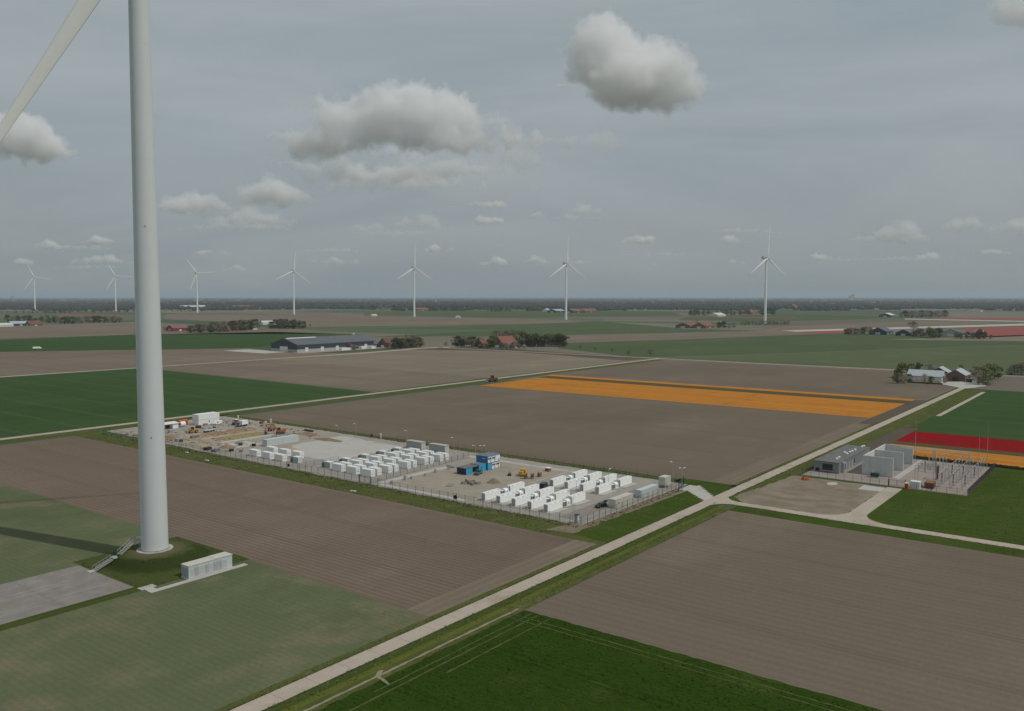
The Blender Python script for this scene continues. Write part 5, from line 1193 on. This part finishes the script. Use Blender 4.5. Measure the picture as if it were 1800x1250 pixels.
def trunk_mesh(seed, low):
    rnd = random.Random(seed); m = MB(); m.cyl((0, 0, -.2), (.1, 0, low + 1.5), .28, .18, 8); m.cyl((.1, 0, low + 1.4), (0, .1, 8.2), .18, .04, 6)
    for i in range(7):
        a = rnd.uniform(0, 2 * pi); h = low + rnd.uniform(0, 3.5); q = Vector((math.cos(a) * 2.3, math.sin(a) * 2.3, h + rnd.uniform(1, 2.6))); m.cyl((.05, 0, h), q, .1, .03, 5)
    return m.mesh('trunk', ['bark'])
KIND = {'leaf': ('leaf', 1700, 3.8, 1.3, .33), 'dark': ('leaf_dark', 1700, 3.6, 1.0, .33), 'bare': ('leaf_bare', 1300, 4.0, 1.6, .27), 'fresh': ('leaf_fresh', 1600, 3.4, 1.0, .33), 'blossom': ('blossom', 1100, 3.6, .9, .3), 'pink': ('blossom_pink', 1100, 3.4, 1.2, .3), 'bush': ('leaf', 700, 4.6, .6, .42), 'bushbare': ('leaf_bare', 700, 5.2, .5, .45)}
TM = {k: [(crown_mesh(v[0], 100 + i * 7 + hash(k) % 1 + len(k), v[1], v[2], v[3], v[4]), trunk_mesh(i, v[3])) for i in range(3)] for k, v in KIND.items()}
NAMES = {'leaf': ('leafy_tree', 'olive leafy tree'), 'dark': ('dark_tree', 'dark green tree'), 'bare': ('budding_tree', 'brown budding tree'), 'fresh': ('fresh_green_tree', 'fresh green tree'), 'blossom': ('blossom_tree', 'pale blossoming tree'), 'pink': ('pink_blossom_tree', 'pinkish blossoming tree'), 'bush': ('bush', 'rounded green bush'), 'bushbare': ('bush', 'rounded brown bush')}
def tree(kind, px, py, hpx, label, group):
    x, y = G(px, py); h = hpx * CAMZ / (py - HZ); t = thing(NAMES[kind][0], label, 'bush' if 'bush' in kind else 'tree', (x, y, .05), random.uniform(0, 6), group)
    c, k = random.choice(TM[kind]); s = h / 10; w = s * random.uniform(1.0, 1.4)
    a = link_copy(c, 'crown', t); a.scale = (w, w, s); b = link_copy(k, 'trunk', t); b.scale = (s, s, s)
    return t
def grove(where, group, items):
    """items sorted left to right: (px, py, hpx, kind)"""
    items = sorted(items); cnt = {}
    for px, py, h, k in items: cnt[k] = cnt.get(k, 0) + 1
    seen = {}
    for px, py, h, k in items:
        seen[k] = seen.get(k, 0) + 1; nm = NAMES[k][1]
        lb = f'{nm} {where}' if cnt[k] == 1 else f'{nm} {where}, {ORD[min(seen[k], 30) - 1]} such from left'
        tree(k, px, py, h, lb, group)
def belt(x0, x1, y0, y1, n, h0, h1, kinds, jy=1.0):
    return [(x0 + (x1 - x0) * (i + random.uniform(.1, .9)) / n, y0 + (y1 - y0) * (i + .5) / n - random.uniform(0, jy), random.uniform(h0, h1), random.choice(kinds)) for i in range(n)]
grove('at the farm ending the concrete road', 'trees of the farm ending the road', [(1577, 674, 20, 'leaf'), (1589, 674, 17, 'blossom'), (1584, 664, 26, 'fresh'), (1602, 658, 20, 'leaf'), (1614, 657, 20, 'dark'), (1633, 656, 17, 'bare'), (1625, 673, 16, 'blossom'), (1636, 675, 14, 'fresh'), (1660, 674, 14, 'blossom'), (1598, 672, 15, 'leaf'), (1688, 655, 14, 'bare'), (1714, 662, 19, 'pink'), (1728, 674, 30, 'leaf'), (1738, 669, 31, 'leaf'), (1748, 666, 26, 'dark'), (1720, 676, 20, 'bare'), (1733, 677, 18, 'bush')])
grove('at the right edge behind the dark green field', 'trees at the right edge', [(1783, 660, 20, 'bare'), (1796, 660, 24, 'bare'), (1806, 659, 20, 'leaf'), (1775, 659, 12, 'bush')])
grove('beside the huge dark barn farm', 'trees of the dark barn farm', [(683, 613, 12, 'bare'), (693, 613, 12, 'leaf'), (614, 614, 11, 'pink'), (622, 615, 9, 'bush')] + belt(692, 745, 613, 610, 9, 13, 20, ['leaf', 'dark', 'bare']) + [(717, 611, 24, 'bare'), (727, 611, 22, 'bare'), (706, 612, 19, 'leaf'), (784, 609, 8, 'bare')])
grove('around the red-roofed farm', 'trees of the red-roofed farm', belt(798, 845, 610, 610, 10, 13, 20, ['bare', 'bare', 'dark']) + [(866, 612, 22, 'fresh'), (860, 612, 16, 'fresh'), (873, 604, 24, 'bare'), (888, 603, 25, 'bare'), (900, 603, 24, 'bare'), (918, 609, 26, 'leaf'), (914, 607, 27, 'bare'), (926, 609, 24, 'leaf')] + belt(930, 996, 610, 609, 16, 15, 24, ['bare', 'dark', 'dark', 'leaf']) + [(850, 613.5, 12, 'bare'), (857, 613.5, 10, 'leaf'), (881, 614, 13, 'bare'), (890, 614.5, 12, 'bare'), (904, 614, 14, 'bare'), (842, 613, 14, 'dark'), (898, 614, 9, 'bushbare'), (912, 614, 9, 'bushbare'), (922, 614, 9, 'blossom')])
grove('in the green meadow strip beside the cross road', 'meadow bushes', [(1020, 612, 5, 'bush'), (1047, 615, 5, 'bush'), (1076, 618, 5, 'bush'), (1105, 622, 6, 'bush'), (1144, 625, 13, 'bare')])
grove('at the right-hand far farm', 'trees of the right-hand far farm', belt(1482, 1530, 589, 589, 8, 10, 15, ['bare', 'bare', 'leaf']) + belt(1600, 1640, 593, 593, 6, 10, 16, ['bare', 'leaf']) + [(1634, 594, 19, 'leaf'), (1650, 594, 18, 'dark'), (1640, 595, 16, 'leaf'), (1605, 580, 16, 'bare')] + belt(1676, 1720, 596, 596, 8, 8, 14, ['dark', 'bare']) + [(1722, 596, 18, 'dark'), (1730, 596, 14, 'dark'), (1742, 596, 8, 'bush')])
grove('in the clump right of the foreground tower', 'trees of the clump right of the tower', belt(332, 372, 585, 585, 8, 12, 18, ['bare', 'dark', 'bare']) + belt(372, 450, 585, 580, 13, 13, 20, ['bare', 'bare', 'leaf', 'dark']) + belt(474, 536, 578, 578, 12, 12, 18, ['bare', 'dark']) + [(290, 581, 8, 'bare'), (298, 583, 6, 'bush'), (545, 574, 4, 'bush')])
grove('in the long row left of the tower', 'trees of the row at the far left', belt(10, 60, 566, 566, 7, 9, 13, ['dark', 'bare']) + belt(60, 110, 567, 569, 8, 8, 14, ['dark', 'bare', 'leaf']) + belt(110, 217, 570, 567, 17, 9, 14, ['dark', 'leaf', 'bare']))
grove('in the short avenue at the largest turbine', 'avenue trees', [(1304 + i * 6.2, 571.5, random.uniform(6.5, 8.5), 'bare') for i in range(14)])
grove('by the long red-roofed barn', 'trees of the long red-roofed barn', [(1264, 577, 12, 'leaf'), (1272, 577, 13, 'dark'), (1281, 577, 9, 'bare'), (1290, 576, 8, 'bare'), (1225, 568, 5, 'bare')] + belt(1182, 1206, 578, 577, 3, 3, 4, ['bush']))
grove('by the far farm under the second turbine', 'far farm trees under the second turbine', belt(923, 965, 548, 548, 7, 6, 9, ['dark', 'bare', 'leaf']) + belt(965, 985, 547, 547, 3, 6, 8, ['bare', 'dark']))
grove('by the far farm behind the third turbine', 'far farm trees behind the third turbine', belt(632, 706, 545, 545, 12, 7, 10, ['dark', 'bare']) + belt(756, 818, 547, 546, 10, 5, 8, ['dark', 'bare']) + belt(855, 898, 548, 548, 7, 5, 8, ['dark', 'bare', 'leaf']))
grove('around the far red-roofed house', 'far farm trees left of the largest turbine', belt(1210, 1318, 555, 554, 18, 7, 11, ['dark', 'leaf', 'bare']) + belt(1334, 1362, 554, 553, 5, 8, 12, ['dark', 'bare']))
grove('in the far wood on the right', 'far wood trees on the right', belt(1582, 1668, 559, 558, 16, 9, 13, ['bare', 'bare', 'dark']))
grove('by the far turbines at the left', 'far trees by the left turbines', belt(80, 125, 552, 551, 6, 6, 11, ['dark', 'bare']) + belt(126, 240, 549, 549, 12, 4, 6, ['dark']) + belt(0, 70, 551, 551, 8, 3, 5, ['dark', 'bare']) + belt(290, 345, 548, 548, 7, 3, 5, ['dark', 'bare']))
# ------------------------------------------------------------------ far woodland on the horizon (one mass)
def woodland():
    rnd = random.Random(5); vs, fs = [], []
    def lump(c, w, h):
        o = len(vs); n = 7; rings = [(.85, .0), (1.0, .45), (.72, .8), (.3, 1.0)]
        for r, z in rings:
            for i in range(n):
                a = 2 * pi * i / n + rnd.uniform(-.2, .2); k = r * rnd.uniform(.75, 1.15); vs.append((c[0] + w * k * math.cos(a), c[1] + w * k * math.sin(a), max(-.5, h * z * rnd.uniform(.85, 1.1) - (.5 if z == 0 else 0))))
        for j in range(3):
            for i in range(n): fs.append((o + j * n + i, o + j * n + (i + 1) % n, o + (j + 1) * n + (i + 1) % n, o + (j + 1) * n + i))
        fs.append(tuple(o + 3 * n + i for i in range(n)))
    rows = [(4400, .35, 12, 9), (4700, .5, 13, 9), (5000, .6, 14, 9), (5400, .8, 15, 10), (5800, .9, 15, 11), (6200, .95, 15, 11), (6700, .95, 16, 12), (7200, .95, 16, 13), (8000, .95, 16, 16), (9200, .9, 16, 20), (10800, .8, 13, 26), (13000, .85, 13, 34), (16500, .9, 14, 46), (22000, .95, 15, 70), (30000, 1., 16, 110)]
    from mathutils import noise
    for d, cov, h, w in rows:
        half = d * .68; s = -half
        while s < half:
            nv = noise.noise(Vector((s / (d * .11), d * .01, 3.3))) * .5 + .5
            if nv < cov * .8 + .15:
                p = FW * (d + rnd.uniform(-250, 250) * (d / 9000)) + RT * s; lump((p.x, p.y), w * rnd.uniform(1.0, 1.8), h * rnd.uniform(.8, 1.15))
            s += w * 1.1
    m = MB(); m.add(vs, fs, 0, True); return stuff(m.build('woodland', 'wood_far'), 'dark belt of far woodland along the horizon')
woodland()

# ------------------------------------------------------------------ grass and crop (nobody could count it)
def tufts(name, rects, dens, h, mat, label, seed, keep=None):
    rnd = random.Random(seed); vs, fs = [], []
    for x0, y0, x1, y1, z in rects:
        for i in range(int((x1 - x0) * (y1 - y0) * dens)):
            x, y = rnd.uniform(x0, x1), rnd.uniform(y0, y1)
            if keep and not keep(x, y): continue
            for k in range(2):
                a = rnd.uniform(0, pi); w = h * rnd.uniform(.5, 1.0); hh = h * rnd.uniform(.15, .6); dx, dy = math.cos(a) * w, math.sin(a) * w; lx, ly = rnd.uniform(-1, 1) * h, rnd.uniform(-1, 1) * h
                o = len(vs); vs += [(x - dx, y - dy, z), (x + dx, y + dy, z), (x + lx, y + ly, z + hh)]; fs.append((o, o + 1, o + 2))
    m = MB(); m.add(vs, fs); return stuff(m.build(name, mat), label)
tufts('verge_grass', [(60, 117.8, 270, 121.6, .05), (60, 114.4, 150, 115.2, .05), (150, 114.4, 268, 118, .05), (60, 126.5, 211, 128.4, .05), (208, 143, 221.8, 330, .03), (208, 330, 222, 440, .03), (298, 148, 303.5, 440, .05), (292, 117, 400, 121.4, .05)], 1.3, .32, 'grass_tuft', 'rough grass on the road verges and ditch banks', 1)
tufts('road_edge_grass', [(60, 121.35, 276, 121.95, .08), (60, 126.05, 272, 126.7, .08), (283, 121.3, 420, 121.95, .08), (284, 126.05, 420, 126.7, .08), (276.6, 20, 277.15, 112, .08), (281.35, 20, 281.9, 64, .08)], 5.0, .3, 'grass_tuft', 'ragged grass creeping over the road edges', 8, lambda x, y: math.sin(x * .7 + y) + math.sin(x * .23 + 1) + random.uniform(-1, 1) > -.2)
tufts('fence_weeds', [(218.6, 143, 222.2, 445, .04), (222, 139.5, 288, 142.4, .06), (296.8, 146, 299, 445, .06)], 1.6, .55, 'weeds', 'ragged weeds along the foot of the fences', 7, lambda x, y: random.random() < .6)
tufts('lawn_grass', [(214, 128.6, 284, 138, .06), (284, 127, 305, 149, .05), (268.8, 30, 276.8, 113, .05), (282, 20, 340, 62, .03), (302, 62, 340, 74, .03), (341, 20, 404, 52, .03)], 1.0, .24, 'lawn_tuft', 'green grass on the lawns beside the roads', 2, lambda x, y: not (x > 270 and y > 127 and abs((x - 274) - (y - 125) * .72 - 3.5) < 6))
tufts('wheat_crop', [(40, 10, 152.4, 113.6, .03)], 2.2, .34, 'wheat_tuft', 'dark green young wheat in the near field', 3, lambda x, y: not (108.6 < y < 110.1 and x > 95) and not (105.5 < y < 106.6 and x > 117))
def mound_tufts():
    rnd = random.Random(9); vs, fs = [], []
    for i in range(3200):
        x, y = rnd.uniform(107.2, 137.8), rnd.uniform(196.8, 232.2); d = math.hypot((x - 122.6) * 1.06, y - 217.2)
        if d < 7.5: continue
        z = (MH if d < 9.6 else (MH * (.5 + .5 * math.cos(pi * min(1, (d - 9.6) / 3.6))) if d < 13.2 else 0)) + .1
        a = rnd.uniform(0, pi); w = rnd.uniform(.12, .3); hh = rnd.uniform(.06, .22); o = len(vs)
        vs += [(x - math.cos(a) * w, y - math.sin(a) * w, z), (x + math.cos(a) * w, y + math.sin(a) * w, z), (x + rnd.uniform(-.3, .3), y + rnd.uniform(-.3, .3), z + hh)]; fs.append((o, o + 1, o + 2))
    m = MB(); m.add(vs, fs); return m
stuff(mound_tufts().build('mound_grass', 'mound_tuft'), 'rough grass growing on the turbine mound')

# ------------------------------------------------------------------ haze
hz = MB().box(-95000, -95000, -1.5, 95000, 95000, 262).build('haze', [])
hm = bpy.data.materials.new('haze_air'); hm.use_nodes = True; ht = hm.node_tree; ht.nodes.remove(ht.nodes['Principled BSDF'])
hv = ht.nodes.new('ShaderNodeVolumePrincipled'); hv.inputs['Color'].default_value = (.68, .79, .90, 1); hv.inputs['Density'].default_value = 4.4e-5; hv.inputs['Anisotropy'].default_value = .1
ht.links.new(hv.outputs[0], ht.nodes['Material Output'].inputs['Volume']); hz.data.materials.append(hm); stuff(hz, 'thin bluish haze over the whole polder')

# ------------------------------------------------------------------ clouds (cumulus as real volumes, base near 1100 m)
def cloud_mat(name, dens, nscale):
    m = bpy.data.materials.new(name); m.use_nodes = True; n = m.node_tree; n.nodes.remove(n.nodes['Principled BSDF'])
    pv = n.nodes.new('ShaderNodeVolumePrincipled'); n.links.new(pv.outputs[0], n.nodes['Material Output'].inputs['Volume'])
    pv.inputs['Color'].default_value = (1, 1, 1, 1); pv.inputs['Anisotropy'].default_value = .0; pv.inputs['Density Attribute'].default_value = ''
    at = n.nodes.new('ShaderNodeAttribute'); at.attribute_name = 'density'; tc = n.nodes.new('ShaderNodeTexCoord')
    nz = n.nodes.new('ShaderNodeTexNoise'); nz.inputs['Scale'].default_value = 1 / nscale; nz.inputs['Detail'].default_value = 5; nz.inputs['Roughness'].default_value = .6; n.links.new(tc.outputs['Object'], nz.inputs['Vector'])
    def op(o, x, y, z=None, clamp=False):
        k = n.nodes.new('ShaderNodeMath'); k.operation = o; k.use_clamp = clamp
        for q, v in enumerate((x, y, z)):
            if v is None: continue
            if hasattr(v, 'is_linked'): n.links.new(v, k.inputs[q])
            else: k.inputs[q].default_value = v
        return k.outputs[0]
    er = op('MULTIPLY_ADD', nz.outputs[0], 5.4, -3.2)
    body = op('MULTIPLY_ADD', at.outputs['Fac'], 1.9, er, True)
    rim = op('MULTIPLY', at.outputs['Fac'], 3.0, None, True)
    n.links.new(op('MULTIPLY', op('MULTIPLY', body, rim), dens), pv.inputs['Density'])
    return m
CM = {}
def cloud(blobs, base_y, label, dens=1.0, zb=1100., flat=.75, band=15):
    """blobs: (px, py, radius px) as seen; lies at the distance where its base sits at zb"""
    D = (zb - CAMZ) * F / (HZ - base_y); s = D / F; rnd = random.Random(int(blobs[0][0])); bm = bmesh.new()
    for px, py, r in blobs:
        r_ = ray(px, py); k = D / (r_.x * FW.x + r_.y * FW.y); c = Vector((0, 0, CAMZ)) + r_ * k + FW * rnd.uniform(-.6, .6) * r * s
        bmesh.ops.create_icosphere(bm, subdivisions=2, radius=1, matrix=Matrix.Translation(c) @ Matrix.Rotation(AZ, 4, 'Z') @ Matrix.Diagonal((r * s * 1.3, r * s * 1.65, r * s * (flat + .35), 1)))
    me = bpy.data.meshes.new('cloud'); bm.to_mesh(me); bm.free()
    key = (round(s * 4) / 4, dens)
    if key not in CM: CM[key] = cloud_mat('cumulus', .0145 * dens * 3.0 / max(s, 1.5), 20 * s)
    me.materials.append(CM[key]); o = bpy.data.objects.new('cloud', me); COL.objects.link(o)
    g = bpy.data.node_groups.new('cumulus_fog', 'GeometryNodeTree'); g.interface.new_socket('Geometry', in_out='INPUT', socket_type='NodeSocketGeometry'); g.interface.new_socket('Geometry', in_out='OUTPUT', socket_type='NodeSocketGeometry')
    a = g.nodes.new('NodeGroupInput'); b = g.nodes.new('NodeGroupOutput'); mv = g.nodes.new('GeometryNodeMeshToVolume'); sm = g.nodes.new('GeometryNodeSetMaterial'); sm.inputs['Material'].default_value = CM[key]
    mv.resolution_mode = 'VOXEL_SIZE'; mv.inputs['Voxel Size'].default_value = 2.4 * s; mv.inputs['Interior Band Width'].default_value = band * s; mv.inputs['Density'].default_value = 1
    g.links.new(a.outputs[0], mv.inputs['Mesh']); g.links.new(mv.outputs[0], sm.inputs[0]); g.links.new(sm.outputs[0], b.inputs[0])
    rm = o.modifiers.new('union', 'REMESH'); rm.mode = 'VOXEL'; rm.voxel_size = 2.6 * s
    hpx = max(r for _, _, r in blobs)          # billows scale with the size of the heap
    for k, (ts, st) in enumerate(((1.1, .75), (.5, .5), (.22, .28))):
        tx = bpy.data.textures.new('billow', 'CLOUDS'); tx.noise_scale = ts * hpx * s; tx.noise_depth = 2; tx.noise_type = 'SOFT_NOISE'
        dm = o.modifiers.new('billow', 'DISPLACE'); dm.texture = tx; dm.texture_coords = 'GLOBAL'; dm.strength = st * hpx * s; dm.mid_level = .52
    o.modifiers.new('fog', 'NODES').node_group = g
    stuff(o, label); return o
def puff(x0, x1, top, base, n, seed, lean=.5, rmin=.3):
    """a heap of blobs between x0..x1 with a flat base and a rounded top"""
    rnd = random.Random(seed); out = []; w = (x1 - x0) / 2; c = x0 + (x1 - x0) * lean
    n = int(n * 1.6)
    for i in range(n):
        x = x0 + (x1 - x0) * (i + rnd.random()) / n; e = 1 - (abs(x - c) / ((x1 - c) if x > c else (c - x0 + 1e-6))) ** 1.6; hh = (base - top) * max(.35, e)
        r = max(hh * rmin, rnd.uniform(.3, .5) * hh); out.append((x, base - r * .7 - rnd.random() * max(0, hh - 1.6 * r), r))
        out.append((x + rnd.uniform(-1, 1) * r, base - r * .55, r * .75))
    return out
cloud([(a_, b_ + 8, c_) for a_, b_, c_ in [(1060, 62, 44), (1043, 92, 40), (1082, 95, 50), (1100, 75, 30), (1135, 95, 46), (1150, 80, 30), (1165, 118, 42), (1195, 140, 34), (1105, 140, 52), (1140, 150, 40), (1218, 156, 24), (1030, 122, 28), (1175, 158, 32), (1090, 165, 30)]], 190, 'bright lone cumulus cloud at the upper right of centre')
big = [(690, 162, 22), (717, 165, 25), (742, 172, 24), (770, 176, 27), (800, 184, 25), (657, 174, 23), (567, 178, 14), (593, 178, 15), (637, 190, 26), (600, 212, 28), (683, 202, 34), (720, 195, 30), (750, 208, 36), (812, 210, 27), (867, 210, 18), (890, 203, 9), (885, 234, 20), (930, 244, 17), (975, 251, 14), (955, 240, 12), (817, 240, 27), (767, 244, 30), (717, 240, 29), (650, 235, 28), (600, 250, 26), (533, 243, 22), (495, 240, 13), (565, 262, 20), (800, 262, 19), (843, 264, 14), (553, 232, 15), (512, 250, 12)]
cloud([(a_ * 1.06 - 42, b_, c_ * 1.12) for a_, b_, c_ in big], 275, 'broad cumulus cloud left of centre')
cloud(puff(840, 1000, 224, 266, 7, 93, .2), 266, 'grey tail at the right end of the broad cumulus', 1.0)
cloud([(633, 262, 15), (655, 268, 14), (690, 264, 17), (727, 268, 15), (745, 276, 12), (600, 285, 18), (620, 300, 22), (650, 312, 20), (590, 312, 16), (717, 302, 24), (685, 308, 20), (783, 296, 22), (833, 300, 18), (883, 294, 16), (905, 300, 12), (755, 314, 14), (810, 285, 14), (533, 294, 17), (505, 288, 13), (560, 300, 18), (478, 282, 11), (545, 318, 12)], 330, 'grey cloud layer below the broad cumulus', 1.1)
cloud(puff(465, 620, 222, 282, 12, 94, .6), 282, 'ragged grey left end of the broad cumulus', .8)
cloud(puff(520, 960, 288, 338, 26, 95, .35), 338, 'wide ragged grey bank under the broad cumulus', .8)
cloud(puff(860, 1010, 250, 300, 12, 96, .3), 300, 'ragged grey scraps right of the broad cumulus', .5)
cloud(puff(505, 575, 172, 205, 5, 81), 205, 'wisp at the left shoulder of the broad cumulus', .3)
for a, b, tp, bs, sd in ((285, 560, 384, 406, 82), (560, 820, 398, 416, 83), (760, 930, 350, 366, 84), (1180, 1420, 396, 412, 85), (1440, 1640, 410, 426, 86), (30, 240, 425, 440, 87), (880, 1130, 375, 388, 88), (420, 760, 432, 446, 89), (1000, 1350, 440, 452, 90), (1350, 1800, 448, 460, 91), (0, 330, 462, 474, 92)):
    cloud(puff(a, b, tp, bs, int((b - a) / 9), sd, .5, .4), bs, 'thin flat cloud bank low in the sky', 1.5, flat=.45, band=7)
cloud(puff(270, 440, 328, 378, 14, 24, .3), 378, 'low cumulus just right of the tower', 1.2); cloud(puff(405, 570, 300, 362, 13, 25, .4), 362, 'rounded low cumulus right of the tower', 1.2); cloud(puff(330, 550, 358, 402, 16, 26), 402, 'thin low cloud under the cumulus right of the tower', 1.0)
cloud(puff(650, 808, 370, 407, 13, 27, .6), 406, 'small flat cumulus above the third far turbine', 1.1); cloud(puff(580, 710, 385, 410, 12, 28), 410, 'thin grey cloud left of the small flat cumulus', 1.0)
cloud(puff(978, 1088, 350, 384, 7, 29, .4), 384, 'small cumulus above the second far turbine', 1.2); cloud(puff(-20, 135, 196, 280, 9, 30, .35), 280, 'cumulus at the left edge beside the blade', 1.2)
cloud(puff(1490, 1650, 384, 427, 14, 31, .55), 426, 'low cloud right of the largest far turbine', 1.0); cloud(puff(1630, 1750, 372, 409, 12, 32, .5), 408, 'low bright cloud near the right edge', 1.0); cloud(puff(1740, 1840, 370, 413, 11, 33), 412, 'low grey cloud at the right edge', 1.0)
cloud(puff(1730, 1860, -20, 52, 6, 34), 52, 'grey cloud in the upper right corner', .8); cloud(puff(1025, 1098, 215, 268, 5, 35), 268, 'faint puff below the lone cumulus', .35)
smalls = [(838, 902, 444, 468), (905, 985, 448, 466), (990, 1055, 450, 466), (515, 670, 446, 466), (838, 900, 348, 368), (815, 905, 374, 396), (138, 212, 407, 430), (38, 132, 418, 440), (16, 76, 449, 468), (95, 255, 444, 466), (300, 432, 433, 450), (390, 440, 462, 477), (1080, 1180, 405, 430), (1240, 1330, 410, 430), (1390, 1500, 440, 458), (1560, 1700, 440, 458), (1690, 1800, 430, 450), (700, 820, 425, 445), (900, 1000, 370, 385), (960, 1015, 140, 156), (1260, 1340, 450, 464), (1110, 1190, 455, 468)]
for i, (a, b, tp, bs) in enumerate(smalls): cloud(puff(a, b, tp, bs, 5, 50 + i, .5), bs, 'small distant cumulus low in the sky', 2.6, band=6)
